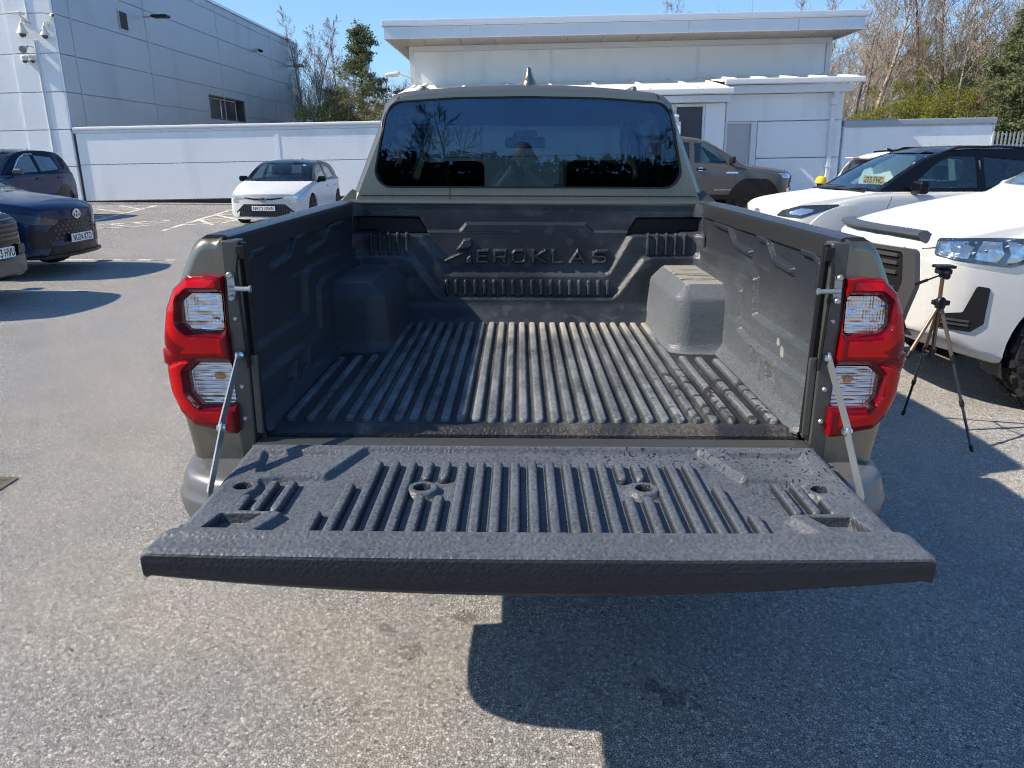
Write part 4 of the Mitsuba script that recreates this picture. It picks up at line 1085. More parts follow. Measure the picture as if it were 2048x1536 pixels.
# --- tail lamps
lamp_out = [(0.7565, 1.211), (0.800, 1.214), (0.848, 1.210), (0.884, 1.178), (0.905, 1.130), (0.919, 1.060), (0.921, 1.030), (0.930, 1.026), (0.930, 0.990), (0.921, 0.982), (0.917, 0.918), (0.898, 0.862), (0.868, 0.826), (0.800, 0.811), (0.750, 0.811), (0.7505, 0.900), (0.754, 0.995), (0.759, 1.100)]
win1 = soft([(0.764, 1.168), (0.838, 1.168), (0.860, 1.150), (0.864, 1.098), (0.846, 1.078), (0.766, 1.074)], 0.008)
win2 = soft([(0.757, 0.992), (0.838, 0.992), (0.862, 0.970), (0.859, 0.918), (0.836, 0.886), (0.754, 0.886)], 0.008)
notch = Polygon([(0.940, 1.040), (0.905, 1.034), (0.868, 1.008), (0.845, 1.003), (0.876, 0.996), (0.905, 0.984), (0.940, 0.975)])
def lamp_h(X, Z):
    d = -sdf(X, Z, Polygon(lamp_out))
    h = 0.042 - 0.030 * (1 - np.sqrt(np.clip(1 - (1 - np.clip(d / 0.045, 0, 1)) ** 2, 0, 1))) * sst(0.76, 0.83, X)
    rnd = np.clip(d / 0.010, 0, 1)
    h = h - 0.006 * (1 - np.sqrt(np.clip(1 - (1 - rnd) ** 2, 0, 1)))
    for w in (win1, win2):
        h -= 0.034 * (1 - sst(-0.004, 0.017, sdf(X, Z, w)))
    h -= 0.006 * (1 - sst(-0.004, 0.004, np.abs(Z - 1.005 - 0.35 * np.clip(0.78 - X, -0.1, 0) * 0) - 0.002)) * (1 - sst(0.84, 0.845, X)) * sst(0.755, 0.76, X)
    h -= 0.007 * step_in(X, Z, notch, 0.004)
    return h
def lamp_fn(s, dz=0.0):
    return lambda X, Z: np.stack([s * X, 0.008 - lamp_h(X, Z), Z], -1)
def lamp_shell(s):
    pol = Polygon(lamp_out).buffer(-0.0005)
    P, t = poly_tri(pol, 0.0032)
    V = np.column_stack([s * P[:, 0], 0.012 - lamp_h(P[:, 0], P[:, 1]), P[:, 1]])
    bd = sdf(P[:, 0], P[:, 1], pol)
    ed = np.vstack([t[:, [0, 1]], t[:, [1, 2]], t[:, [2, 0]]])
    _, inv, cnt = np.unique(np.sort(ed, axis=1), axis=0, return_inverse=True, return_counts=True)
    rim = ed[cnt[inv.ravel()] == 1]
    B = V.copy(); B[:, 1] = 0.20 * sst(0.80, 0.86, P[:, 0]) + 0.02; n = len(P)
    f = np.vstack([t, np.stack([rim[:, 0], rim[:, 0] + n, rim[:, 1] + n], 1), np.stack([rim[:, 0], rim[:, 1] + n, rim[:, 1]], 1)])
    return tm(np.vstack([V, B]), f), P, t
for s in (-1, 1):
    sh, P, t = lamp_shell(s)
    cen = P[t].mean(1)
    dk = np.zeros(len(t), bool)
    for w in (win1, win2):
        dk |= sdf(cen[:, 0], cen[:, 1], w) < 0.0165
    dk |= (cen[:, 0] < 0.7615 + 0.03 * np.clip(1.0 - cen[:, 1], 0, 0.2) * 0) & (cen[:, 1] < 1.205)
    nt = len(t)
    wd = np.minimum(sdf(cen[:, 0], cen[:, 1], win1), sdf(cen[:, 0], cen[:, 1], win2)); od = -sdf(cen[:, 0], cen[:, 1], Polygon(lamp_out))
    br = ~dk & (wd < 0.046) & (od > 0.009) & (cen[:, 0] > 0.772) & (np.abs(cen[:, 1] - 1.010) > 0.012)
    glow = tm(sh.vertices, sh.faces[:nt][br]); glow.remove_unreferenced_vertices()
    red = tm(sh.vertices, np.vstack([sh.faces[:nt][~dk & ~br], sh.faces[nt:]])); deep = tm(sh.vertices, sh.faces[:nt][dk])
    red.remove_unreferenced_vertices(); deep.remove_unreferenced_vertices()
    lk = add(f'{K}__tail_lamp', red, 'm_red', 30)
    add(f'{lk}__bezel', deep, 'm_red_deep', 30)
    add(f'{lk}__light_bar', glow, 'm_red_bright', 30)
    for w, mat, nm in ((win1, 'm_lens', 'reverse_lens'), (win2, 'm_lens_low', 'indicator_lens')):
        Q, tt = poly_tri(w.buffer(-0.001), 0.006)
        if s > 0:
            pass
        V = np.column_stack([s * Q[:, 0], 0.0 * Q[:, 0], Q[:, 1]])
        add(f'{lk}__{nm}', tm(V + [0, -0.0005, 0], tt), mat, False)
        add(f'{lk}__clear_cover', tm(V + [0, -0.017, 0], tt), 'm_glass_clear', False)
    add(f'{lk}__bulb', hull_spheres([(s * 0.795, -0.001, 0.958), (s * 0.783, -0.001, 0.956)], [0.009, 0.008], 2), 'm_orange', 30)
    # body colour under the lamp, satin bumper corner
add(f'{K}__sill', cat_(rbox(-0.713, 0.713, -0.038, 0.030, 0.60, 0.786, 0.012, 1), box(-0.70, 0.70, -0.010, 0.038, 0.74, 0.778)), 'm_bronze_dark', 30)
add(f'{K}__sill_lip', tube([(-0.712, -0.036, 0.778), (0.712, -0.036, 0.778)], 0.0075, 10), 'm_bronze', 40)

# --- bumper
def plan(o=0.0):
    h = [(0.925, 0.34), (0.930, 0.12), (0.925, 0.03), (0.908, -0.045), (0.872, -0.10), (0.80, -0.145), (0.70, -0.170), (0.55, -0.185), (0.40, -0.190)]
    h = np.array(h)
    return np.vstack([h, np.array([[0.0, -0.192]]), (h * [-1, 1])[::-1], [[-0.80, 0.34], [-0.80, 0.06], [0.80, 0.06], [0.80, 0.34]]])
def bumper():
    base = plan(); n = len(base); rings = []
    nout = n - 4
    pr = Polygon(base)
    for z, ins in ((0.555, 0.05), (0.565, 0.03), (0.58, 0.018), (0.60, 0.010), (0.635, 0.003), (0.655, 0.0), (0.668, 0.003), (0.674, 0.009), (0.690, 0.012), (0.710, 0.017), (0.722, 0.026), (0.729, 0.042), (0.730, 0.060)):
        q = base.copy()
        c = np.array([0, 0.6]); d = base[:nout] - c; d /= np.linalg.norm(d, axis=1, keepdims=True)
        q[:nout] = base[:nout] - d * ins
        rings.append(np.column_stack([q, np.full(n, z)]))
    m = ring_loft(rings, False)
    a = trimesh.creation.extrude_polygon(Polygon(rings[-1][:, :2]), 0.004, engine='earcut'); a.apply_translation((0, 0, 0.7265))
    return cat_(m, a)
add(f'{K}__bumper', bumper(), 'm_bumper', 40)
add(f'{K}__number_plate', box(-0.26, 0.26, -0.185, -0.179, 0.57, 0.66), 'm_plate_yellow')

# --- tailgate, hanging level on its straps
GZ = 0.800
def gpoly(pts):
    return [Polygon(pts), Polygon([(-x, y) for x, y in pts][::-1])]
pan = soft([(-0.410, -0.085), (-0.470, -0.262), (-0.570, -0.272), (-0.612, -0.290), (-0.612, -0.44), (-0.505, -0.448), (-0.545, -0.540), (0.545, -0.540), (0.505, -0.448), (0.612, -0.44), (0.612, -0.29), (0.570, -0.272), (0.470, -0.262), (0.410, -0.085)], 0.012)
rec = gpoly([(-0.655, -0.112), (-0.475, -0.112), (-0.510, -0.238), (-0.632, -0.242)])
low = gpoly([(-0.645, -0.520), (-0.632, -0.462), (-0.555, -0.462), (-0.585, -0.522)])
holes = [(-0.638, -0.322), (-0.244, -0.322), (0.240, -0.320), (0.622, -0.322)]
ridge_y = -0.546
def gate_z(X, Yv):
    z = np.zeros(X.shape)
    z -= 0.016 * step_in(X, Yv, pan, 0.016)
    for p in rec:
        z -= 0.013 * step_in(X, Yv, p, 0.012)
    for p in low:
        z -= 0.022 * step_in(X, Yv, p, 0.010)
    z += 0.007 * (1 - sst(0.0, 0.024, np.abs(Yv - ridge_y)))
    z -= 0.008 * (1 - sst(-0.588, -0.552, Yv))
    z -= 0.004 * (1 - sst(-0.600, -0.588, Yv)) ** 2
    z -= 0.012 * sst(-0.078, -0.046, Yv)
    for hx, hy in holes:
        r = np.hypot(X - hx, Yv - hy)
        pad = 1 - sst(0.030, 0.044, r)
        z = z * (1 - pad) + (-0.002) * pad
        z -= 0.024 * (1 - sst(0.014, 0.019, r))
    edge = half_w(Yv) - np.abs(X)
    z -= 0.005 * (1 - sst(0.0, 0.012, edge))
    z += 0.0010 * (meshkit.fbm(np.stack([X * 7, Yv * 7, X * 0], -1), 2, 11) - 0.5)
    return z
def half_w(Yv):
    return 0.692 + 0.042 * (1 - sst(-0.602, -0.500, Yv)) + 0.006 * sst(-0.3, -0.05, Yv)
def gate_fn(U, V):
    X = U * half_w(V)
    bow = -0.010 * (1 - U ** 2) * (1 - sst(-0.600, -0.50, V))
    return np.stack([X, V + bow, GZ + gate_z(X, V)], -1)
gu = np.linspace(-1, 1, 420); gv = np.concatenate([np.linspace(-0.600, -0.578, 10), np.linspace(-0.575, -0.046, 170)])
top = grid(gu, gv, gate_fn)
# front lip face, hanging lower in the middle, and turned-down sides
edge_row = gate_fn(np.linspace(-1, 1, 140), np.full(140, -0.600))
rows = [edge_row]
u = np.linspace(-1, 1, 140)
for dz, dy in ((0.004, -0.005), (0.010, -0.007), (0.030, -0.008), (0.055, -0.006), (0.076, -0.001), (0.086, 0.006), (0.088, 0.03)):
    q = edge_row.copy(); q[:, 2] -= dz * (0.62 + 0.38 * (1 - u ** 2)); q[:, 1] += dy
    rows.append(q)
lip = cat_(*[bridge(a, b) for a, b in zip(rows[1:], rows[:-1])])
def side_skirt(s):
    v = gv; a = gate_fn(np.full(len(v), s * 1.0), v)
    r2 = a.copy(); r2[:, 2] = a[:, 2] - 0.004; r2[:, 0] += s * 0.003
    r3 = a.copy(); r3[:, 2] = a[:, 2] - 0.046; r3[:, 0] += s * 0.003
    m = cat_(bridge(a, r2), bridge(r2, r3))
    return m if s > 0 else tm(m.vertices, m.faces[:, ::-1])
gt = add(f'{K}__tailgate', rbox(-0.698, 0.698, -0.585, -0.050, 0.722, 0.775, 0.012, 1), 'm_bronze', 30)
gl = add(f'{gt}__liner', cat_(top, lip, side_skirt(1), side_skirt(-1)), 'm_gate', 50)
skin = []
for k, (yy, zz) in enumerate(((-0.56, 0.722), (-0.585, 0.716), (-0.594, 0.708), (-0.592, 0.700), (-0.575, 0.694), (-0.40, 0.690))):
    uu = np.linspace(-1, 1, 40)
    skin.append(np.column_stack([uu * 0.30, yy + 0.04 * uu ** 4, zz + 0.022 * uu ** 2 * (zz < 0.72)]))
add(f'{gt}__spoiler', cat_(*[bridge(a, b) for a, b in zip(skin[1:], skin[:-1])], rbox(-0.26, 0.26, -0.56, -0.30, 0.690, 0.724, 0.01, 1)), 'm_bronze', 50)
for i in range(23):
    x = -0.445 + 0.0403 * i
    k = min(i, 22 - i)
    y1 = -0.452 if k == 0 else -0.312 if k == 1 else -0.180
    if k in (5, 6) or (i in (16, 17)):
        hit = [h for h in holes[1:3] if abs(h[0] - x) < 0.047]
    else:
        hit = []
    runs = [(-0.537, y1)] if not hit else [(-0.537, -0.372), (-0.268, y1)]
    for ya_, yb_ in runs:
        add(f'{gt}__rib', rib_mesh(x, ya_ + 0.006, x, yb_, 0.0275, 0.0165, GZ - 0.016), 'm_gate', 50)
for s in (-1, 1):
    for x, ya_, yb_ in ((0.535, -0.435, -0.300), (0.575, -0.435, -0.300), (0.612, -0.435, -0.375)):
        add(f'{gt}__rib', rib_mesh(s * x, ya_, s * x, yb_, 0.0255, 0.0165, GZ - 0.016), 'm_gate', 50)
    add(f'{gt}__latch', cat_(rbox(s * 0.690, s * 0.712, -0.515, -0.475, 0.765, 0.782, 0.004, 1), tube([(s * 0.70, -0.495, 0.774), (s * 0.717, -0.495, 0.774)], 0.005, 8)), 'm_black_plastic', 30)
    # folding stay: two flat links and their rivets
    A, Bm, C = np.array([s * 0.728, -0.010, 1.014]), np.array([s * 0.7215, -0.188, 0.885]), np.array([s * 0.708, -0.330, 0.785])
    ms = []
    for a, b, dx in ((A, Bm, 0.004), (Bm, C, 0.0)):
        d = (b - a) / np.linalg.norm(b - a); pz = np.cross(d, [1, 0, 0]); pz /= np.linalg.norm(pz)
        tt = np.linspace(-PI / 2, PI / 2, 7); w = 0.014; pts = []
        for c, sg in ((b, 1), (a, -1)):
            for q in tt:
                pts.append(c + d * sg * w * math.cos(q) + pz * sg * w * math.sin(q))
        pts = np.array(pts); o = np.array([s * dx, 0, 0])
        ms.append(ring_loft([pts + o, pts + o + [s * 0.0035, 0, 0]]))
    stay = add(f'{K}__tailgate_stay', cat_(*ms), 'm_galv', False)
    for c in (A, Bm):
        add(f'{stay}__rivet', lathe([(0, -0.010), (0.009, -0.010), (0.009, 0.006), (0.006, 0.010), (0, 0.010)], 12, 'x', c + [s * 0.003, 0, 0]), 'm_chrome', 30)

# --- underbody: frame rails, axle, spare wheel, rear wheels
add(f'{K}__chassis', cat_(box(-0.50, -0.40, 0.05, 4.6, 0.46, 0.60), box(0.40, 0.50, 0.05, 4.6, 0.46, 0.60), box(-0.72, 0.72, 0.03, 1.53, 0.70, 0.752),
    tube([(-0.70, 1.20, 0.40), (0.70, 1.20, 0.40)], 0.045, 10), hull_spheres([(0, 1.2, 0.40), (0, 1.1, 0.4)], [0.13, 0.1]), box(-0.68, 0.68, 1.55, 3.6, 0.50, 0.60)), 'm_interior', 30)
# ------------------------------------------------------------------ other vehicles: one lofted body each, cut for wheels and glass
def tab(t):
    a = np.array(t, float)
    p = PchipInterpolator(a[:, 0], a[:, 1])
    lo, hi = a[0, 0], a[-1, 0]
    return lambda s: p(np.clip(s, lo, hi))

class Spec:
    def __init__(self, **k):
        self.__dict__.update(dict(tumble=0.36, sh=0.93, bow=0.22, bowr=0.12, bowd=0.55, lean=0.0, crown=[(0, .02), (9, .04)], wheel_r=0.34, tyre_w=0.22))
        self.__dict__.update(k)
        self.f = {n: tab(getattr(self, n)) for n in ('top', 'belt', 'sill', 'hw', 'crown')}

def section(sp, s, inset=0.0, floor=None):
    """Half section from the middle of the floor over the side to the middle of the roof."""
    z0, zb, zt, w, cr = (float(sp.f[n](s)) for n in ('sill', 'belt', 'top', 'hw', 'crown'))
    w -= inset; zt -= inset * 0.8
    if floor is not None:
        z0 = floor
    zb = min(zb, zt - cr - 0.004)
    H = zb - z0
    P = [(0, z0), (.55 * w, z0), (.88 * w, z0), (.955 * w, z0 + .015), (.985 * w, z0 + .05), (.997 * w, z0 + .25 * H), (w, z0 + .45 * H), (.999 * w, z0 + .62 * H), (.992 * w, z0 + .78 * H),
         (.983 * w, zb - .10 * H), (.970 * w, zb - .035 * H), ((.5 * sp.sh + .475) * w, zb - .008 * H), (sp.sh * w, zb)]
    g = zt - cr - zb
    xb = sp.sh * w; zr = zt - cr; xr = max(xb - sp.tumble * g, 0.3 * w)
    k = min(getattr(sp, 'redge', 0.05), g * 0.3)
    for t in (.03, .25, .5, .75, .9):
        P.append((xb + (xr - xb) * t, zb + (zr - k - zb) * t))
    xe = xr + (xb - xr) * 0.0
    P += [(xe - .12 * k, zr - .45 * k), (xe - .5 * k, zr - .12 * k), (xe - 1.0 * k, zr + 0.02 * k)]
    x2 = xe - 1.0 * k
    for q in (.9, .75, .55, .3, .1):
        P.append((x2 * q, zr + .02 * k + (cr - .02 * k) * (1 - q * q)))
    return np.array(P)

def shape(sp, P, L):
    """Bows the front and the tail in plan and leans the tail glass."""
    X, Y, Z = P.T.copy(); s = -X
    kf = np.exp(-(np.maximum(s, 0) / sp.bowd) ** 2); kr = np.exp(-(np.maximum(L - s, 0) / 0.45) ** 2)
    W = max(sp.f['hw'](1.5), .5)
    s = s + sp.bow * (np.abs(Y) / W) ** 2.2 * kf - sp.bowr * (np.abs(Y) / W) ** 2.5 * kr
    if hasattr(sp, 'nose'):
        s = s + sp.nose_f(Z) * kf
    s = s - sp.lean * np.maximum(Z - 1.2, 0) * kr
    return np.column_stack([-s, Y, Z])

def loft(sp, s0, s1, inset=0.0, floor=None, n=56):
    L = sp.L
    if not hasattr(sp, 'nose_f'):
        sp.nose_f = tab(sp.nose) if hasattr(sp, 'nose') else (lambda z: 0 * z)
    ss = np.linspace(0, 1, n); ss = s0 + (s1 - s0) * (0.5 * ss + 0.5 * (1 - np.cos(PI * ss)) / 2)
    rings = []
    def ring(h, s):
        f = np.vstack([h, (h * [-1, 1])[1:-1][::-1]])
        return np.column_stack([np.full(len(f), -s), f[:, 0], f[:, 1]])
    h0, h1 = section(sp, s0, inset, floor), section(sp, s1, inset, floor)
    c0, c1 = np.array([0, h0[:, 1].mean()]), np.array([0, h1[:, 1].mean()])
    for q in (.12, .35, .6, .8, .93):
        rings.append(ring(c0 + (h0 - c0) * q, s0))
    for k, s in enumerate(ss):
        h = section(sp, s, inset, floor)
        if inset == 0:                                               # soft edges at both ends
            e = max(0.0, 1 - (s1 - s) / 0.05)
            c = np.array([0, h[:, 1].mean()])
            h = c + (h - c) * (1 - 0.035 * e * e * getattr(sp, 'endround', 1.0))
        rings.append(ring(h, s))
    h1 = c1 + (h1 - c1) * (1 - 0.035 * (inset == 0) * getattr(sp, 'endround', 1.0))
    for q in (.93, .8, .6, .35, .12):
        rings.append(ring(c1 + (h1 - c1) * q, s1))
    m = ring_loft(rings)
    if m.volume < 0:
        m.faces = m.faces[:, ::-1]
    m.vertices = shape(sp, m.vertices, L)
    return m

def ycyl(x, z, r, y0, y1, n=40):
    c = trimesh.creation.cylinder(r, abs(y1 - y0), sections=n)
    c.apply_transform(trimesh.transformations.rotation_matrix(PI / 2, (1, 0, 0)))
    c.apply_translation((x, (y0 + y1) / 2, z))
    return c

def wheel_meshes(x, y, r, w, side, knob=False, spokes=5, seed=0):
    """(tyre, rim) of one wheel; side +1 shows its face towards +Y."""
    prof = [(r * .62, -w * .46), (r * .72, -w * .5), (r * .93, -w * .5), (r * .985, -w * .42), (r, -w * .3), (r, w * .3), (r * .985, w * .42), (r * .93, w * .5), (r * .72, w * .5), (r * .62, w * .46)]
    ty = lathe(prof, 40, 'y')
    ms = [ty]
    if knob:
        n = 24
        for i in range(n):
            a = 2 * PI * i / n
            for yy, da, sz in ((-.40, 0, .15), (-.13, .5, .20), (.13, 0, .20), (.40, .5, .15)):
                b = box(-.016 * r / .38, .034 * r / .38, -w * sz / 1.7, w * sz / 1.7, -.012, .016)
                b.apply_transform(trimesh.transformations.rotation_matrix((0.35 if yy * (-1) ** i > 0 else -0.35), (0, 0, 1)))
                b.apply_translation((0, w * yy, r * (1.0 if abs(yy) < .3 else .985)))
                b.apply_transform(trimesh.transformations.rotation_matrix(a + da * 2 * PI / n, (0, 1, 0)))
                ms.append(b)
            for sg in (-1, 1):
                b = box(-.014, .02, -.008, .008, -.035, .012)
                b.apply_translation((0, sg * w * .5, r * .91))
                b.apply_transform(trimesh.transformations.rotation_matrix(a + (0 if sg > 0 else PI / n), (0, 1, 0)))
                ms.append(b)
    ty = cat_(*ms)
    f = w * .40 * side
    rim = [lathe([(r * .64, -w * .45), (r * .66, -w * .45), (r * .66, w * .45), (r * .61, w * .45), (r * .57, 0), (r * .57, -w * .4)], 32, 'y'), lathe([(0, f - .012), (r * .17, f - .012), (r * .17, f + .012), (0, f + .012)], 16, 'y')]
    for i in range(spokes):
        a = 2 * PI * i / spokes
        for da in (-.16, .16):
            p0 = np.array([r * .12 * math.cos(a), f, r * .12 * math.sin(a)]); p1 = np.array([r * .63 * math.cos(a + da), f + .01 * side, r * .63 * math.sin(a + da)])
            rim.append(segs_mesh([p0], [p1], [r * .075], [r * .055], 6))
    back = lathe([(0, -f * .3 - .005), (r * .5, -f * .3 - .005), (r * .5, -f * .3 + .005), (0, -f * .3 + .005)], 20, 'y')
    rim = cat_(*rim)
    for m in (ty, rim, back):
        m.apply_translation((x, y, r))
    return ty, rim, back

FWD, LEFT, UP = np.array([1.0, 0, 0]), np.array([0, 1.0, 0]), np.array([0, 0, 1.0])

def pts_of(p):
    return list(p.exterior.coords)[:-1] if isinstance(p, Polygon) else list(p)

class Vehicle:
    def __init__(self, key, sp, nose, heading, paint, label=None, cat=None, group=None, keep=None):
        self.key, self.sp, self.paint = key, sp, paint
        c, s = math.cos(heading), math.sin(heading)
        self.M = np.array([[c, -s, 0], [s, c, 0], [0, 0, 1.0]]); self.o = np.asarray(nose, float)
        if label:
            tag(key, label, cat, group)
        self.outer = loft(sp, 0, sp.L)

    def put(self, name, m, mat, smooth=35, label=None):
        if m is None:
            return None
        return add(f'{self.key}__{name}', tm(m.vertices @ self.M.T + self.o, m.faces), mat, smooth, label)

    def build_body(self, roof_mat=None, cut_extra=()):
        sp = self.sp
        man = tomani(self.outer)
        inn = loft(sp, sp.cab[0], sp.cab[1], 0.06, sp.cab_floor, 30)
        man = man - tomani(inn)
        for poly in sp.side_windows:
            man = man - tomani(prism([(-s, z) for s, z in poly], -1.5, 1.5, 'xz'))
        for name, poly, a, b in sp.end_windows:
            poly = pts_of(poly)
            man = man - tomani(prism(poly, -b, -a, 'yz'))
        for xw in sp.axles:
            for sd in (-1, 1):
                man = man - tomani(ycyl(-xw, sp.wheel_r, sp.arch_r, sd * 0.62, sd * 1.3))
        for c in cut_extra:
            man = man - tomani(c)
        if roof_mat:
            hi, lo = man.split_by_plane((0, 0, 1), sp.split_z)
            self.put('body', frommani(lo), self.paint)
            self.put('roof', frommani(hi), roof_mat)
        else:
            self.put('body', frommani(man), self.paint)
        for xw in sp.axles:                                          # dark liners in the arches
            for sd in (-1, 1):
                a = np.linspace(-0.35, PI + 0.35, 24); r = sp.arch_r - 0.004
                p = np.column_stack([-xw + r * np.cos(a), np.zeros(24), sp.wheel_r + r * np.sin(a)])
                y0, y1 = sd * 0.625, sd * (float(sp.f['hw'](xw)) - 0.03)
                g = bridge(p + [0, y0, 0], p + [0, y1, 0])
                self.put('arch_liner', g, 'm_black_plastic')
        for n, poly in enumerate(sp.side_windows):
            for sd in (-1, 1):
                q = [(-s * sd * -1, z) for s, z in poly]
                q = Polygon([(s * sd * -1 if sd > 0 else s * 1, z) for s, z in poly])
                # e1 x e2 points outwards: for the left side e1 = -FWD, e2 = UP gives +Y
                e1 = -FWD if sd > 0 else FWD
                q = Polygon([((s if sd > 0 else -s), z) for s, z in poly])
                self.put('side_window', patch(self.outer, q, e1, UP, -0.010, 0.003, 0.08), getattr(sp, 'side_glass', 'm_glass'))
        for name, poly, a, b in sp.end_windows:
            poly = pts_of(poly)
            if name == 'rear_window' and hasattr(sp, 'flat_rear'):
                q, t = poly_tri(Polygon(poly).buffer(.008), .1)
                self.put(name, tm(np.column_stack([-sp.flat_rear + .018 * (q[:, 1] - 1.36), q[:, 0], q[:, 1]]), t[:, ::-1]), sp.rear_glass, False)
                continue
            if name == 'windscreen':
                self.put(name, patch(self.outer, Polygon(poly), LEFT, UP, -0.010, 0.003, 0.08), 'm_glass_wind')
            else:
                q = Polygon([(-y, z) for y, z in poly])
                self.put(name, patch(self.outer, q, -LEFT, UP, -0.008, 0.003, 0.06), getattr(sp, 'rear_glass', 'm_glass_dark'))

    def wheels(self, rim='m_alloy', knob=False, spokes=5, dz=0.0):
        sp = self.sp
        for xw in sp.axles:
            for sd in (-1, 1):
                y = sd * (float(sp.f['hw'](xw)) - sp.tyre_w * .5 - getattr(sp, 'wheel_in', 0.02))
                t, r, b = wheel_meshes(-xw, y, sp.wheel_r, sp.tyre_w, sd, knob, spokes)
                for m in (t, r, b):
                    m.apply_translation((0, 0, dz))
                w = self.put('wheel', t, 'm_rubber', 30)
                v = lambda m: tm(m.vertices @ self.M.T + self.o, m.faces)
                add(f'{w}__rim', v(r), rim, 30); add(f'{w}__brake_disc', v(b), 'm_black_plastic', 30)

    def front(self, name, poly, mat, off=0.004, thick=0.008, step=0.04, both=False, smooth=30):
        """Part thrown on the nose: outline in (y, z)."""
        out = self.put(name, patch(self.outer, poly, LEFT, UP, off, thick, step), mat, smooth)
        if both:
            q = Polygon([(-y, z) for y, z in (poly.exterior.coords if isinstance(poly, Polygon) else poly)])
            self.put(name, patch(self.outer, q, LEFT, UP, off, thick, step), mat, smooth)
        return out

    def side(self, name, poly, mat, sd, off=0.004, thick=0.008, step=0.05, smooth=30):
        """Part thrown on a flank: outline in (s, z); sd +1 left, -1 right."""
        q = Polygon([((s if sd > 0 else -s), z) for s, z in (poly.exterior.coords if isinstance(poly, Polygon) else poly)])
        return self.put(name, patch(self.outer, q, -FWD if sd > 0 else FWD, UP, off, thick, step), mat, smooth)

    def corner(self, name, poly, mat, sd, off=0.004, thick=0.01, step=0.04, deg=45, smooth=30):
        """Part thrown on a front corner along a slanting direction."""
        a = math.radians(deg) * sd; r_ = math.radians(deg)
        uc = math.sin(r_) * self.sp.bow * .75 + math.cos(r_) * .80   # u is counted from the front corner
        d = np.array([math.cos(a), math.sin(a), 0]); e1 = np.cross(UP, d)
        q = Polygon([((u + uc if sd > 0 else -u - uc), z) for u, z in (poly.exterior.coords if isinstance(poly, Polygon) else poly)])
        return self.put(name, patch(self.outer, q, e1, UP, off, thick, step), mat, smooth)

    def mirrors(self, s, z, y, mat, size=(0.11, 0.22, 0.15)):
        for sd in (-1, 1):
            yy = sd * (y + size[1] / 2 + 0.05)
            m = rbox(-s - size[0] / 2, -s + size[0] / 2, yy - size[1] / 2, yy + size[1] / 2, z - size[2] / 2, z + size[2] / 2, 0.045)
            a = self.put('door_mirror', cat_(m, hull_spheres([(-s, sd * (y - .03), z - size[2] * .45), (-s, yy - sd * size[1] * .3, z - size[2] * .42)], [0.03, 0.025])), mat, 40)

    def cabin(self, s_seat, zc, dash=None, rear=None, right_hand=True):
        """Dashboard, wheel, seats with head restraints, mirror."""
        ms = []
        for sd in (-1, 1):
            for s, h in ((s_seat, 0.0),) + (((rear, 0.0),) if rear else ()):
                ms += [rbox(-s - .16, -s + .0, sd * .37 - .23, sd * .37 + .23, zc - .45, zc + .13, .07), rbox(-s - .17, -s - .07, sd * .37 - .13, sd * .37 + .13, zc + .155, zc + .34, .045),
                       tube([(-s - .11, sd * .37 - .06, zc + .08), (-s - .12, sd * .37 - .06, zc + .2)], .008, 6), tube([(-s - .11, sd * .37 + .06, zc + .08), (-s - .12, sd * .37 + .06, zc + .2)], .008, 6)]
        self.put('seats', cat_(*ms), 'm_seat', 40)
        if dash:
            self.put('dashboard', rbox(-dash - .45, -dash, -.68, .68, zc - .3, zc - .02, .06), 'm_interior', 40)
            y = -.37 if right_hand else .37
            a = np.linspace(0, 2 * PI, 20)
            p = np.column_stack([-dash - .55 + .06 * np.sin(a), y + .18 * np.cos(a), zc + .02 + .17 * np.sin(a)])
            self.put('steering_wheel', tube(p, .015, 8), 'm_interior', 40)

    def plate(self, text, y, z, x, mat='m_plate_white', w=.52, h=.11, facing=1, tw=None, y_text=None):
        """Number plate facing forward (+1) or back (-1) at local x, its middle at y, z."""
        b = rbox(x - .006, x + .006, y - w / 2, y + w / 2, z - h / 2, z + h / 2, .004, 1)
        k = self.put('number_plate', b, mat, 30)
        tw = tw or w * .86
        right = np.array([0, 1.0, 0]) if facing > 0 else np.array([0, -1.0, 0])
        o = np.array([x + facing * .0062, y, z - .039]) - right * (tw / 2) + (right * y_text if y_text else 0)
        m = text_at(text, tw, .078, o, right, UP, .0015)
        add(f'{k}__lettering', tm(m.vertices @ self.M.T + self.o, m.faces), 'm_plate_text')

    def emblem(self, y, z, r=0.075, x=None):
        """Three interlocked ovals on the nose."""
        c = self.outer.ray.intersects_location([[5, y, z]], [[-1, 0, 0]])[0]
        x0 = c[:, 0].max() + .012 if x is None else x
        ms = []
        for cy, cz, ry, rz in ((0, 0, 1, .68), (0, 0, .36, .66), (0, .28, .66, .30)):
            a = np.linspace(0, 2 * PI, 25)
            ms.append(tube(np.column_stack([np.full(25, x0), y + r * (cy + ry * np.cos(a)), z + r * (cz + rz * np.sin(a))]), r * .09, 6))
        return self.put('emblem', cat_(*ms), 'm_chrome', 40)

    def handles(self, spots, z, mat):
        for s in spots:
            for sd in (-1, 1):
                y = self.outer.ray.intersects_location([[-s, sd * 3, z]], [[0, -sd, 0]])[0]
                y = np.abs(y[:, 1]).max()
                self.put('door_handle', rbox(-s - .11, -s + .11, sd * (y - .01), sd * (y + .035), z - .018, z + .018, .015, 1), mat, 40)

    def seams(self, lines, mat='m_plinth', w=0.006):
        """Shut lines of doors and bonnet: thin dark strips on both flanks."""
        for ln in lines:
            for sd in (-1, 1):
                self.side('shut_line', LineString(ln).buffer(w / 2, cap_style=2), mat, sd, 0.0015, 0.004, 0.06)

    def antenna(self, s, z):
        self.put('roof_aerial', hull_spheres([(-s + .10, 0, z), (-s - .03, 0, z), (-s - .06, 0, z + .055)], [.012, .028, .008]), self.paint if self.paint != 'm_white_paint' else 'm_black_paint', 40)

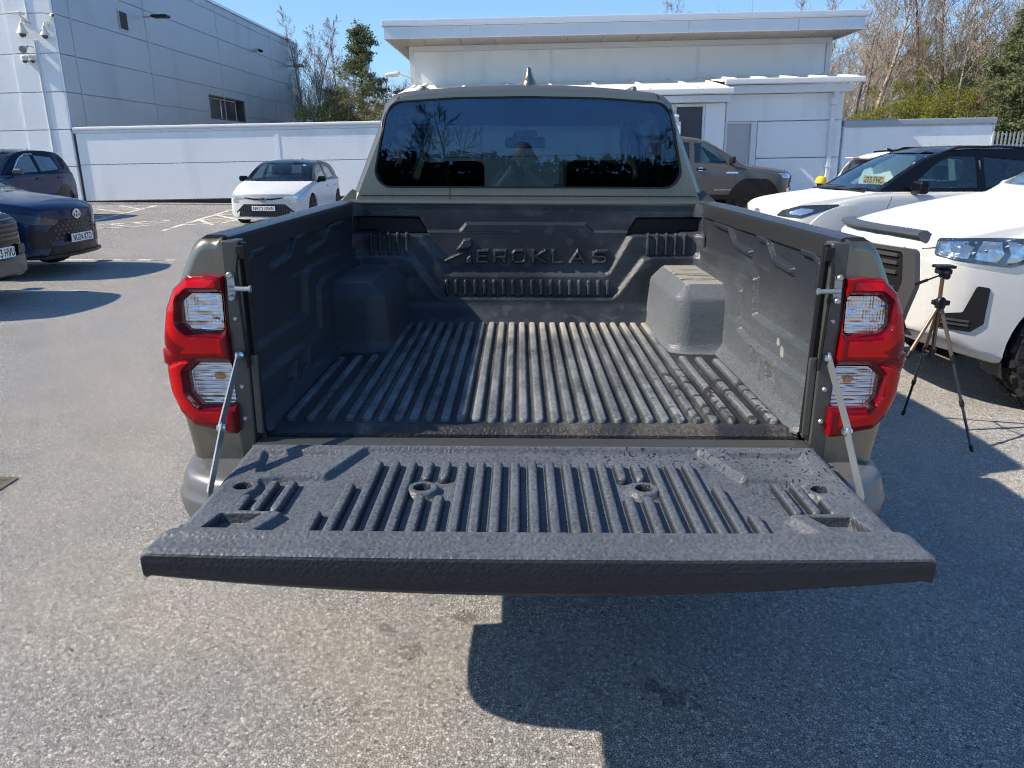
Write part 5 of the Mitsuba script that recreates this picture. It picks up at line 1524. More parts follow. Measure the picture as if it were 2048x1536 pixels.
# ---- hatchback
def hatch_spec():
    return Spec(L=4.37, top=[(0, .70), (.12, .76), (.45, .85), (1.1, .965), (1.22, .985), (1.55, 1.18), (1.95, 1.345), (2.3, 1.415), (2.8, 1.435), (3.4, 1.39), (3.85, 1.27), (4.12, 1.08), (4.30, .98), (4.37, .9)],
        belt=[(0, .58), (.15, .66), (.6, .78), (1.2, .90), (2.2, .93), (3.3, .985), (4.0, 1.0), (4.37, .82)], sill=[(0, .17), (.5, .17), (.8, .16), (3.8, .17), (4.37, .26)],
        hw=[(0, .76), (.1, .82), (.4, .865), (.9, .89), (2.2, .893), (3.6, .89), (4.1, .83), (4.37, .74)], crown=[(0, .02), (.5, .035), (1.1, .045), (2, .045), (3.5, .04), (4.37, .02)],
        bow=.24, bowr=.2, axles=(.92, 3.56), wheel_r=.325, arch_r=.365, tyre_w=.21, cab=(1.2, 3.9), cab_floor=.35, split_z=.945, tumble=.38,
        side_windows=[[(1.55, .965), (2.62, .985), (2.62, 1.31), (2.25, 1.315), (1.98, 1.235)], [(2.72, .985), (3.42, 1.01), (3.30, 1.235), (2.95, 1.295), (2.72, 1.31)]],
        end_windows=[('windscreen', soft([(-.70, .985), (.70, .985), (.555, 1.335), (-.555, 1.335)], .05), .9, 2.25), ('rear_window', soft([(-.55, 1.06), (.55, 1.06), (.45, 1.27), (-.45, 1.27)], .05), 3.7, 4.4)])

v = Vehicle('parked_hatchback', hatch_spec(), (-5.75, 16.0, G0), -PI / 2, 'm_white_paint', 'white hatchback with black roof facing the camera in front of the white wall', 'car')
v.build_body('m_black_paint'); v.wheels('m_alloy_black')
v.front('grille', soft([(-.62, .20), (.62, .20), (.66, .30), (.46, .475), (-.46, .475), (-.66, .30)], .03), 'm_black_plastic', .010)
for i in range(23):
    y = -.55 + .05 * i
    z1 = .465 if abs(y) < .45 else .465 - (abs(y) - .45) * .9
    v.front('grille_bar', [(y - .009, .215), (y + .009, .215), (y + .009, z1), (y - .009, z1)], 'm_lamp_dark', .016, .012, .1)
v.front('upper_grille', soft([(-.44, .605), (-.20, .565), (.20, .565), (.44, .605), (.44, .625), (.2, .60), (-.2, .60), (-.44, .625)], .004), 'm_black_plastic', .008)
v.front('headlight', soft([(.42, .585), (.60, .575), (.78, .60), (.80, .70), (.62, .665), (.42, .632)], .01), 'm_headlamp', .006, both=True)
v.front('headlight_lower', soft([(.58, .50), (.70, .50), (.76, .59), (.60, .57)], .01), 'm_headlamp', .006, both=True)
v.front('splitter', soft([(-.75, .145), (.75, .145), (.75, .172), (-.75, .172)], .008), 'm_white_paint', .03, .04)
v.front('fog_blade', soft([(.60, .195), (.74, .18), (.70, .24), (.56, .33)], .01), 'm_white_paint', .02, .02, both=True)
v.plate('NV71 GWN', 0, .385, .035); v.emblem(0, .57, .075)
v.mirrors(1.62, .985, .80, 'm_black_paint', (.12, .2, .13)); v.handles((2.45, 3.3), .80, 'm_white_paint')
v.seams([[(1.32, .25), (1.30, .6), (1.42, .90)], [(2.66, .22), (2.66, .95)], [(3.62, .95), (3.45, .6), (3.2, .25)]])
v.cabin(2.35, .93, 1.32, 3.2); v.antenna(3.5, 1.395)
v.put('tax_sticker', rbox(-1.965, -1.955, .42, .50, 1.27, 1.31, .003, 1), 'm_paper')

# ---- crossovers
def cross_spec(L=4.2, H=1.59, up=0.0, **k):
    q = H / 1.59; e = L / 4.2
    return Spec(L=L, top=[(0, .84 + up), (.10, .905 + up), (.5, .98 + up), (1.05 * e, 1.055 * q), (1.15 * e, 1.075 * q), (1.55 * e, 1.30 * q), (1.95 * e, 1.50 * q), (2.3 * e, 1.575 * q), (2.8 * e, 1.59 * q), (3.5 * e, 1.55 * q), (3.85 * e, 1.42 * q), (4.05 * e, 1.15 * q), (4.2 * e, .95)],
        belt=[(0, .70 + up), (.15, .78 + up), (.6, .90 + up), (1.2, 1.0 * q), (2.4, 1.03 * q), (3.6, 1.10 * q), (4.0 * e, 1.06 * q), (4.2 * e, .85)], sill=[(0, .24), (.5, .24), (3.6, .26), (4.2 * e, .34)],
        hw=[(0, .74), (.1, .82), (.45, .87), (.85, .885), (2.2, .885), (3.5, .89), (3.95, .84), (4.2 * e, .76)], crown=[(0, .02), (.5, .04), (1.1, .05), (2, .045), (3.5, .04), (4.2 * e, .02)],
        bow=.22, bowr=.18, axles=(.85, 3.41 * e), wheel_r=.345, arch_r=.40, tyre_w=.22, cab=(1.15 * e, 3.85 * e), cab_floor=.42, split_z=1.035 * q, tumble=.36,
        side_windows=[[(1.60 * e, 1.07 * q), (2.52 * e, 1.085 * q), (2.52 * e, 1.455 * q), (2.2 * e, 1.46 * q), (1.98 * e, 1.36 * q)], [(2.62 * e, 1.085 * q), (3.34 * e, 1.13 * q), (3.26 * e, 1.40 * q), (2.62 * e, 1.455 * q)]],
        end_windows=[('windscreen', soft([(-.70, 1.085 * q), (.70, 1.085 * q), (.565, 1.485 * q), (-.565, 1.485 * q)], .05), .85 * e, 2.25 * e), ('rear_window', soft([(-.58, 1.16 * q), (.58, 1.16 * q), (.48, 1.42 * q), (-.48, 1.42 * q)], .05), 3.7 * e, 4.3 * e)], **k)

# navy crossover, nose to the lane
v = Vehicle('parked_crossover', cross_spec(4.18, 1.585), (-5.97, 8.75, -0.03), 0.0, 'm_navy_paint', 'navy blue crossover with mesh grille and white plate, second car in the left row', 'car')
v.build_body('m_black_paint'); v.wheels('m_alloy_black')
v.front('grille', soft([(-.50, .44), (.50, .44), (.62, .52), (.34, .70), (-.34, .70), (-.62, .52)], .02), 'm_black_plastic', .008)
for r, z in enumerate((.47, .52, .57, .62, .67)):
    for i in range(11):
        y = -.45 + .09 * i + (.045 if r % 2 else 0)
        if abs(y) < .58 - max(0, z - .52) * 1.6:
            v.front('mesh_stud', [(y - .028, z), (y, z - .016), (y + .028, z), (y, z + .016)], 'm_lamp_dark', .012, .008, .2)
v.front('lower_grille', soft([(-.60, .26), (.60, .26), (.50, .37), (-.50, .37)], .02), 'm_black_plastic', .010)
v.front('splitter', soft([(-.78, .225), (.78, .225), (.78, .262), (-.78, .262)], .01), 'm_black_plastic', .05, .06)
for sd in (-1, 1):
    v.corner('headlight', soft([(-.40, .63), (-.02, .67), (.32, .80), (.28, .825), (-.12, .765), (-.42, .70)], .01), 'm_lamp_dark', sd, .006, .012, .04, 38)
    v.corner('side_intake', soft([(-.30, .34), (-.02, .36), (.06, .56), (-.18, .60)], .02), 'm_black_plastic', sd, .006, .012, .04, 38)
v.plate('NU24 KTO', 0, .455, .045); v.emblem(0, .755, .085)
v.mirrors(1.58, 1.09, .79, 'm_black_paint'); v.handles((2.4, 3.25), .93, 'm_navy_paint')
v.seams([[(1.25, .3), (1.25, .7), (1.40, 1.0)], [(2.57, .3), (2.57, 1.03)]]); v.cabin(2.3, 1.02, 1.3, 3.05)
v.put('wiper', tube([(-1.10, -.5, 1.085), (-1.22, .1, 1.115)], .010, 6), 'm_black_plastic')

# black off-roader at the left edge
v = Vehicle('parked_offroader', cross_spec(4.6, 1.69), (-5.46, 6.18, -0.03), 0.0, 'm_black_paint', 'black off-roader at the left edge, nearest car in the left row', 'car')
v.build_body(); v.wheels('m_alloy')
v.front('grille', soft([(-.60, .66), (.60, .66), (.68, .80), (.62, .90), (-.62, .90), (-.68, .80)], .03), 'm_black_plastic', .008)
for z in (.70, .75, .80, .85):
    v.front('grille_bar', [(-.60, z - .008), (.60, z - .008), (.60, z + .008), (-.60, z + .008)], 'm_trim_grey', .020, .012, .06)
v.front('grille_frame', soft([(-.70, .90), (.70, .90), (.74, .935), (-.74, .935)], .01), 'm_chrome', .016, .012)
v.front('lower_grille', soft([(-.62, .585), (.62, .585), (.62, .63), (-.62, .63)], .01), 'm_black_plastic', .010)
v.front('bumper_guard', soft([(-.80, .27), (.80, .27), (.82, .36), (.70, .46), (-.70, .46), (-.82, .36)], .03), 'm_trim_grey', .03, .04)
v.front('fog_recess', soft([(.46, .47), (.70, .47), (.72, .56), (.48, .58)], .02), 'm_black_plastic', .034, .04, both=True)
v.corner('headlight', soft([(-.22, .74), (.18, .80), (.20, .90), (-.20, .88)], .02), 'm_headlamp', 1, .006)
v.corner('headlight', soft([(-.22, .74), (.18, .80), (.20, .90), (-.20, .88)], .02), 'm_headlamp', -1, .006)
v.plate('3 HVU', 0.02, .525, .055, tw=.24, y_text=.125)
v.mirrors(1.7, 1.14, .79, 'm_black_paint'); v.cabin(2.5, 1.06, 1.4, 3.3)

# dark blue crossover standing by the building corner
v = Vehicle('parked_estate_car', cross_spec(4.55, 1.66, split=0), (-12.35, 14.7, G0), -PI / 2, 'm_navy_paint', 'dark blue sport utility car parked beneath the cameras on the building corner', 'car')
v.build_body('m_dark_paint'); v.wheels('m_alloy')
v.front('grille', soft([(-.5, .45), (.5, .45), (.6, .7), (-.6, .7)], .03), 'm_black_plastic', .008)
v.front('headlight', soft([(.48, .72), (.76, .74), (.80, .82), (.50, .78)], .01), 'm_headlamp', .006, both=True)
for sd in (-1, 1):
    v.side('tail_lamp', soft([(4.20, 1.03), (4.50, 1.02), (4.5, 1.12), (4.2, 1.09)], .01), 'm_red', sd, .008)
    v.side('wheel_trim', ring2d(Polygon([(3.69 + .47 * math.cos(a), .345 + .47 * math.sin(a)) for a in np.linspace(0, PI, 20)] + [(3.2, .3), (4.2, .3)]), Polygon([(3.69 + .405 * math.cos(a), .345 + .405 * math.sin(a)) for a in np.linspace(0, PI, 20)])), 'm_black_plastic', sd, .006)
v.mirrors(1.72, 1.15, .79, 'm_trim_grey'); v.handles((2.6, 3.5), .98, 'm_navy_paint'); v.cabin(2.5, 1.06, 1.4, 3.3); v.antenna(3.7, 1.61)
v.put('window_frame', tube([(-1.70, .82, 1.14), (-2.15, .735, 1.44), (-2.45, .69, 1.535), (-2.75, .685, 1.54)], .010, 6), 'm_chrome')

# white crossover with black roof, nose to the left
v = Vehicle('parked_suv', cross_spec(4.4, 1.70, up=.07), (3.28, 9.25, G0), PI + .12, 'm_white_paint', 'white crossover with black roof and a yellow plate behind its windscreen', 'car')
v.build_body('m_black_paint'); v.wheels('m_alloy_black')
v.front('grille', soft([(-.55, .30), (.55, .30), (.66, .42), (.40, .56), (-.40, .56), (-.66, .42)], .03), 'm_black_plastic', .008)
for sd in (-1, 1):
    v.corner('headlight', soft([(-.32, .79), (.05, .775), (.42, .93), (.40, .955), (.02, .935), (-.22, .865)], .01), 'm_lamp_dark', sd, .008, .014, .03, 42)
    v.corner('headlight_lens', soft([(-.18, .822), (.04, .81), (.24, .885), (.02, .90)], .02), 'm_headlamp', sd, .014, .012, .03, 42)
    a = np.linspace(-.15, PI + .15, 26)
    v.side('wheel_trim', ring2d(Polygon([(.85 + .475 * math.cos(q), .345 + .475 * math.sin(q)) for q in a]), Polygon([(.85 + .406 * math.cos(q), .345 + .406 * math.sin(q)) for q in a])), 'm_black_plastic', sd, .010, .02, .04)
    v.side('wing_flare', ring2d(Polygon([(.85 + .62 * math.cos(q), .345 + .60 * math.sin(q)) for q in a[1:-1]]), Polygon([(.85 + .474 * math.cos(q), .345 + .474 * math.sin(q)) for q in a[1:-1]]).buffer(0.001)), 'm_white_paint', sd, .022, .03, .04)
v.emblem(0, .80, .08)
v.mirrors(1.72, 1.17, .80, 'm_black_paint', (.13, .24, .17)); v.handles((2.6, 3.4), 1.0, 'm_white_paint'); v.cabin(2.75, 1.08, 1.42, 3.35)
v.seams([[(1.30, .3), (1.30, .75), (1.42, 1.05)], [(2.70, .3), (2.70, 1.10)]])
v.put('bonnet_edge', tube([(-1.12, -.70, 1.10), (-1.05, -.4, 1.118), (-1.03, 0, 1.122), (-1.05, .4, 1.118), (-1.12, .70, 1.10)], .016, 6), 'm_black_plastic')
for y0 in (-.45, .12):
    v.put('wiper', tube([(-1.13, y0, 1.12), (-1.20, y0 + .5, 1.145)], .011, 6), 'm_black_plastic')
for sd in (-1, 1):
    v.put('roof_rail', tube([(-2.2, sd * .60, 1.60), (-2.4, sd * .605, 1.665), (-3.0, sd * .605, 1.68), (-3.7, sd * .59, 1.645), (-3.85, sd * .575, 1.58)], .016, 8), 'm_black_plastic')
    v.put('pillar_trim', tube([(-2.69, sd * .765, 1.16), (-2.69, sd * .672, 1.50)], .016, 4), 'm_trim_grey')
pl = v.put('dash_plate', tm((rbox(-.26, .26, -.003, .003, -.055, .055, .002, 1).vertices[:, [1, 0, 2]]) + [-1.58, .10, 1.235], rbox(-.26, .26, -.003, .003, -.055, .055, .002, 1).faces[:, ::-1]), 'm_plate_yellow')
mm = text_at('J23 FHC', .46, .078, np.array([-1.5765, -.13, 1.197]), LEFT, UP, .0015)
v.put('dash_plate__lettering', mm, 'm_plate_text', False)
pp, pt = poly_tri(soft([(-.45, 1.17), (.42, 1.17), (.40, 1.27), (.25, 1.36), (-.1, 1.30), (-.25, 1.40), (-.42, 1.36)], .03), .1)
v.put('sun_shade', tm(np.column_stack([-1.66 - .3 * (pp[:, 1] - 1.17), pp[:, 0], pp[:, 1]]), pt), 'm_paper')
v.put('tax_sticker', rbox(-1.965, -1.955, .36, .46, 1.43, 1.475, .003, 1), 'm_paper')

# white crossover behind it, tail to the left
v = Vehicle('parked_compact_suv', cross_spec(4.4, 1.66), (10.40, 13.45, G0), 0.0, 'm_white_paint', 'white sport utility car with red tail lamp showing behind the black roof', 'car')
v.build_body(); v.wheels('m_alloy')
for sd in (-1, 1):
    v.side('tail_lamp', soft([(4.02, 1.07), (4.36, 1.02), (4.38, 1.14), (4.05, 1.16)], .01), 'm_red', sd, .008)
    P_ = Polygon([(y, z) for y, z in [(-.80, 1.02), (-.52, 1.03), (-.52, 1.12), (-.80, 1.14)]])
    q = P_ if sd < 0 else Polygon([(-y, z) for y, z in P_.exterior.coords])
    v.put('tail_lamp', patch(v.outer, q, -LEFT, UP, .008, .02, .04), 'm_red', 30)
    v.put('roof_rail', tube([(-2.1, sd * .60, 1.57), (-2.4, sd * .605, 1.66), (-3.0, sd * .605, 1.675), (-3.55, sd * .59, 1.63)], .016, 8), 'm_black_plastic')
v.put('spoiler', rbox(-4.12, -3.72, -.55, .55, 1.50, 1.535, .015, 1), 'm_white_paint'); v.put('brake_light', rbox(-4.13, -4.11, -.16, .16, 1.508, 1.528, .006, 1), 'm_red')
v.antenna(3.5, 1.635); v.cabin(2.6, 1.05, 1.4, 3.2)

# ---- pickups
def pick_spec(**k):
    d = dict(L=3.60, redge=.095, top=[(0, 1.02), (.06, 1.06), (.3, 1.11), (.7, 1.165), (1.10, 1.215), (1.18, 1.235), (1.52, 1.47), (1.88, 1.68), (2.2, 1.775), (2.7, 1.815), (3.3, 1.80), (3.52, 1.782), (3.60, 1.775)],
        belt=[(0, .93), (.1, 1.0), (.5, 1.06), (1.1, 1.14), (1.9, 1.19), (3.3, 1.27), (3.60, 1.285)], sill=[(0, .42), (.4, .40), (1.0, .46), (3.60, .48)],
        hw=[(0, .80), (.08, .87), (.35, .905), (.8, .92), (1.6, .905), (3.4, .905), (3.60, .90)], crown=[(0, .02), (.4, .05), (1.3, .06), (2.2, .05), (3.3, .04), (3.60, .028)],
        bow=.34, bowr=0.0, bowd=.6, lean=.03, axles=(.98,), wheel_r=.39, arch_r=.455, tyre_w=.26, cab=(1.22, 3.52), cab_floor=.62, split_z=1.2, tumble=.345, sh=.865,
        side_windows=[[(1.56, 1.222), (2.30, 1.240), (2.30, 1.665), (2.12, 1.655), (1.86, 1.55)], [(2.40, 1.245), (3.36, 1.28), (3.36, 1.58), (3.28, 1.655), (2.40, 1.668)]],
        end_windows=[('windscreen', soft([(-.70, 1.27), (.70, 1.27), (.575, 1.67), (-.575, 1.67)], .05), .75, 2.2),
                     ('rear_window', soft([(-.668, 1.362), (.668, 1.362), (.600, 1.66), (.560, 1.705), (.30, 1.722), (.0, 1.727), (-.30, 1.722), (-.560, 1.705), (-.600, 1.66)], .065), 3.40, 3.75)])
    d.update(k)
    return Spec(**d)

def pickup_front(v, dark_trim='m_black_plastic'):
    v.front('grille', soft([(-.58, .55), (.58, .55), (.63, .80), (.60, .99), (-.60, .99), (-.63, .80)], .04), 'm_black_plastic', .012)
    for z in (.62, .68, .74, .84, .90, .95):
        v.front('grille_bar', [(-.54, z - .011), (.54, z - .011), (.54, z + .011), (-.54, z + .011)], dark_trim, .03, .02, .06)
    v.front('lower_grille', soft([(-.56, .43), (.56, .43), (.64, .50), (.62, .56), (-.62, .56), (-.64, .50)], .02), 'm_black_plastic', .012)

def pickup_bed(v, y_off=0.0):
    sp = v.sp
    man = tomani(rbox(-5.18, -3.63, -.915, .915, .58, 1.28, .05)) - tomani(box(-5.10, -3.70, -.78, .78, .82, 1.5))
    for sd in (-1, 1):
        man = man - tomani(ycyl(-4.07, .39, .455, sd * .62, sd * 1.2))
    v.put('bed', frommani(man), v.paint, 35)
    for sd in (-1, 1):
        t, r, b = wheel_meshes(-4.07, sd * .79, .39, .26, sd)
        v.put('wheel', t, 'm_rubber', 30); v.put('wheel_rim', r, 'm_alloy_black', 30)
    v.put('rear_bumper', rbox(-5.32, -5.10, -.90, .90, .50, .72, .04), 'm_trim_grey', 35)

# cab and bonnet of the open pickup
v = Vehicle(K, pick_spec(rear_glass='m_glass_privacy', side_glass='m_glass_dark', flat_rear=3.578), (0, 5.165, 0), PI / 2, 'm_bronze')
v.build_body(); v.wheels('m_alloy_black', dz=G0); pickup_front(v)
v.cabin(2.20, 1.12, 1.30, 3.10); v.handles((2.2, 3.2), 1.10, 'm_black_plastic'); v.mirrors(1.55, 1.30, .80, 'm_bronze')
for sd in (-1, 1):
    t, r, b = wheel_meshes(-3.965, sd * .785, .39, .26, sd)
    for m in (t, r, b):
        m.apply_translation((0, 0, G0))
    w_ = v.put('wheel', t, 'm_rubber', 30); add(f'{w_}__rim', tm(r.vertices @ v.M.T + v.o, r.faces), 'm_alloy_black', 30)
fr = ring2d(soft([(-.668, 1.362), (.668, 1.362), (.600, 1.66), (.560, 1.705), (.30, 1.722), (.0, 1.727), (-.30, 1.722), (-.560, 1.705), (-.600, 1.66)], .065).buffer(.005), soft([(-.668, 1.362), (.668, 1.362), (.600, 1.66), (.560, 1.705), (.30, 1.722), (.0, 1.727), (-.30, 1.722), (-.560, 1.705), (-.600, 1.66)], .065).buffer(-.002))
v.put('window_seal', patch(v.outer, fr, -LEFT, UP, .003, .012, .03), 'm_black_plastic', 30)
v.put('cab_seam', patch(v.outer, LineString([(-.72, 1.325), (.72, 1.325)]).buffer(.003), -LEFT, UP, .0015, .004, .05), 'm_plinth')
for y in (-.335,):
    v.put('cab_seam', patch(v.outer, LineString([(y, 1.30), (y, 1.36)]).buffer(.002), -LEFT, UP, .0015, .004, .03), 'm_plinth')
for sd in (-1, 1):
    v.put('roof_seam', patch(v.outer, LineString([(sd * .545, 1.722), (sd * .543, 1.742)]).buffer(.005), -LEFT, UP, .0015, .004, .02), 'm_plinth')
    v.put('roof_rib', hull_spheres([(-3.42, sd * .46, 1.770), (-2.6, sd * .47, 1.792)], [.014, .014]), 'm_bronze', 40)
    v.put('cab_foot', hull_spheres([(-3.585, sd * .70, 1.298), (-3.585, sd * .80, 1.30), (-3.57, sd * .76, 1.345)], [.012, .012, .006]), 'm_bronze_dark', 40)
v.put('roof_aerial', cat_(ring_loft([np.column_stack([-3.42 + dx + (a := np.linspace(0, 2 * PI, 20)[:-1]) * 0 + rx * np.cos(a), 0.0 + ry * np.sin(a), np.full(19, z)]) for z, rx, ry, dx in
    ((1.775, .080, .042, 0), (1.795, .078, .039, 0), (1.805, .062, .030, -.004), (1.822, .040, .021, -.012), (1.840, .028, .015, -.02), (1.852, .020, .012, -.024), (1.857, .010, .006, -.026))])), 'm_bronze', 40)
v.put('rear_view_mirror', cat_(rbox(-1.90, -1.84, -.13, .13, 1.535, 1.605, .025), rbox(-1.82, -1.72, -.08, .08, 1.585, 1.65, .03)), 'm_interior', 40)

# grey pickup across the lane
v = Vehicle('parked_pickup', pick_spec(side_glass='m_glass'), (6.10, 16.75, .10), 0.0, 'm_grey_paint', 'grey pickup with black wheel arches standing side-on by the lower building', 'pickup truck')
v.build_body(); v.wheels('m_alloy_black'); pickup_front(v); pickup_bed(v)
for sd in (-1, 1):
    a = np.linspace(-.25, PI + .25, 28)
    ri, ro = .462, .575
    outer = Polygon([(.98 + ro * math.cos(q), .39 + min(ro * math.sin(q), .52)) for q in a]); inner = Polygon([(.98 + ri * math.cos(q), .39 + ri * math.sin(q)) for q in a])
    v.side('wheel_arch', outer.difference(inner) if isinstance(outer.difference(inner), Polygon) else ring2d(outer, inner.buffer(-.001)), 'm_black_plastic', sd, .035, .045, .05)
    v.corner('headlight', soft([(-.30, .90), (.12, .93), (.16, 1.03), (-.28, 1.03)], .02), 'm_headlamp', sd, .008)
    v.side('sill_step', soft([(1.5, .46), (3.5, .46), (3.5, .56), (1.5, .56)], .02), 'm_black_plastic', sd, .03, .05)
    v.side('door_badge', soft([(1.36, 1.02), (1.62, 1.02), (1.62, 1.05), (1.36, 1.05)], .01), 'm_chrome', sd, .008)
    v.side('door_badge', soft([(1.50, .66), (1.86, .66), (1.86, .685), (1.50, .685)], .01), 'm_chrome', sd, .008)
    v.side('handle_recess', soft([(2.13, 1.07), (2.23, 1.07), (2.23, 1.14), (2.13, 1.14)], .02), 'm_chrome', sd, .006)
v.front('bumper_corner', soft([(.55, .50), (.78, .50), (.80, .70), (.60, .72)], .03), 'm_chrome', .012, both=True)
v.seams([[(1.48, .55), (1.40, .8), (1.42, 1.0), (1.50, 1.18)], [(2.35, .52), (2.35, 1.24)]])
v.cabin(2.20, 1.12, 1.30, 3.10); v.handles((2.18,), 1.105, 'm_black_plastic'); v.mirrors(1.52, 1.30, .80, 'm_black_plastic')

# white pickup on the right
v = Vehicle('parked_pickup_001', pick_spec(top=[(0, 1.04), (.06, 1.10), (.3, 1.19), (.7, 1.285), (1.08, 1.345), (1.16, 1.365), (1.50, 1.57), (1.88, 1.76), (2.2, 1.86), (2.7, 1.90), (3.3, 1.88), (3.60, 1.84)], belt=[(0, .95), (.1, 1.02), (.5, 1.09), (1.1, 1.20), (1.9, 1.25), (3.3, 1.30), (3.60, 1.31)], crown=[(0, .03), (.3, .08), (.9, .12), (1.15, .11), (1.7, .06), (3.6, .05)], end_windows=[('windscreen', soft([(-.72, 1.36), (.72, 1.36), (.59, 1.75), (-.59, 1.75)], .05), .7, 2.2), ('rear_window', soft([(-.6, 1.42), (.6, 1.42), (.54, 1.75), (-.54, 1.75)], .05), 3.40, 3.75)], side_windows=[[(1.56, 1.285), (2.30, 1.30), (2.30, 1.73), (2.12, 1.72), (1.86, 1.62)], [(2.40, 1.30), (3.36, 1.33), (3.36, 1.63), (3.28, 1.71), (2.40, 1.73)]], bow=.30, axles=(1.08,), sill=[(0, .50), (.3, .36), (.7, .30), (1.3, .46), (3.60, .48)]), (2.32, 3.68, G0), PI - .03, 'm_white_paint', 'white pickup with chunky tyres and dark bonnet guard at the right edge, behind the tripod', 'pickup truck')
v.build_body(); v.wheels('m_alloy_black', knob=True, spokes=6); pickup_front(v, 'm_trim_grey'); pickup_bed(v)
v.front('grille_frame', ring2d(soft([(-.62, .52), (.62, .52), (.69, .78), (.66, 1.0), (-.66, 1.0), (-.69, .78)], .04), soft([(-.54, .58), (.54, .58), (.60, .79), (.58, .975), (-.58, .975), (-.60, .79)], .03)), 'm_trim_grey', .03, .03, .03)
for sd in (-1, 1):
    v.corner('headlight', soft([(-.06, .975), (.06, .955), (.34, .925), (.47, .97), (.47, 1.09), (.2, 1.085), (-.06, 1.075)], .02), 'm_lamp_dark', sd, .004, .012, .025, 52)
    rng = np.random.default_rng(4)
    for q in ([(-.04, .990), (.06, .972), (.13, .968), (.15, 1.062), (-.04, 1.058)], [(.165, .966), (.27, .950), (.30, 1.0), (.27, 1.064), (.17, 1.066)], [(.315, .948), (.36, .952), (.43, .99), (.43, 1.07), (.30, 1.066), (.33, 1.0)]):
        uc_ = math.sin(math.radians(52)) * v.sp.bow * .75 + math.cos(math.radians(52)) * .80
        a_ = math.radians(52) * sd; d_ = np.array([math.cos(a_), math.sin(a_), 0]); e_ = np.cross(UP, d_)
        pol = Polygon([((u + uc_) if sd > 0 else -(u + uc_), z) for u, z in q])
        v.put('reflector', patch(v.outer, pol, e_, UP, .007, .010, .022, lift=lambda P: rng.uniform(-.004, .007, len(P))), 'm_headlamp', False)
    v.corner('side_marker', soft([(.415, .985), (.45, .99), (.45, 1.02), (.415, 1.015)], .005), 'm_red', sd, .012, .008, .02, 52)
    v.corner('headlight_cover', soft([(-.06, .975), (.06, .955), (.34, .925), (.47, .97), (.47, 1.09), (.2, 1.085), (-.06, 1.075)], .02), 'm_glass_clear', sd, .020, .004, .025, 52)
    v.corner('fog_surround', soft([(.00, .60), (.02, .55), (.20, .53), (.26, .58), (.265, .80), (.20, .81), (.15, .65), (.02, .63)], .015), 'm_black_plastic', sd, .012, .02, .025, 52)
    for z in (.565, .59):
        v.corner('fog_bar', soft([(.04, z + .01), (.19, z), (.19, z + .012), (.04, z + .022)], .003), 'm_trim_grey', sd, .020, .012, .03, 52)
gp = [(-.215, .660, 1.045), (-.165, .63, 1.09), (-.105, .48, 1.095), (-.040, .25, 1.098), (-.015, 0, 1.10)]
gp = [(x + .02, y, z) for x, y, z in gp]
gp = gp + [(x, -y, z) for x, y, z in gp[:-1][::-1]]
ringp = []
for (x, y, z) in gp:
    c = np.array([x, y, z]); n = np.array([1, y * .8, 0.]); n /= np.linalg.norm(n)
    ringp.append(np.array([c + n * a + np.array([0, 0, b]) for a, b in ((-.07, .020), (-.02, .016), (.012, .006), (.018, -.008), (.010, -.020), (-.01, -.015), (-.04, .004))]))
v.put('bonnet_guard', ring_loft(ringp), 'm_trim_grey', 40)
v.seams([[(.10, 1.0), (.4, 1.045), (.8, 1.09), (1.1, 1.115)]], 'm_plinth', .008)
v.cabin(2.20, 1.12, 1.30, 3.10); v.mirrors(1.55, 1.30, .80, 'm_white_paint')
# ------------------------------------------------------------------ tripod
k = 'tripod'
ap = np.array([2.32, 2.45, .71]); top_ = np.array([2.31, 2.45, .905]); hub = np.array([2.32, 2.45, .42]); dx = np.array([.085, .15, -.025])
add(f'{k}__column', cat_(tube([ap - [0, 0, .30], top_ - [0, 0, .05]], .011, 10)), 'm_tripod', 40)
add(f'{k}__collar', cat_(lathe([(0, -.03), (.026, -.03), (.030, 0), (.026, .02), (.016, .03), (0, .03)], 14, 'z', ap), *[rbox(*sum([[ap[i] + d[i] * .03 - .014, ap[i] + d[i] * .03 + .014] for i in range(3)], []), .006, 1) for d in (np.array([1, -.3, 0]), np.array([-.9, .4, 0]), np.array([-.2, .95, 0]))]), 'm_black_plastic', 40)
sh_ = lambda m: tm(m.vertices + dx, m.faces)
add(f'{k}__head', sh_(cat_(rbox(2.19, 2.26, 2.265, 2.335, .895, .925, .008, 1), rbox(2.175, 2.275, 2.26, 2.34, .928, .945, .006, 1), lathe([(0, -.03), (.018, -.03), (.018, .03), (0, .03)], 12, 'y', (2.235, 2.30, .885)), tube([(2.205, 2.24, .91), (2.205, 2.20, .91)], .008, 8))), 'm_black_plastic', 35)
add(f'{k}__pan_handle', sh_(cat_(tube([(2.21, 2.28, .895), (2.06, 2.24, .85)], .005, 8), tube([(2.12, 2.256, .868), (2.05, 2.238, .847)], .009, 8))), 'm_black_plastic', 40)
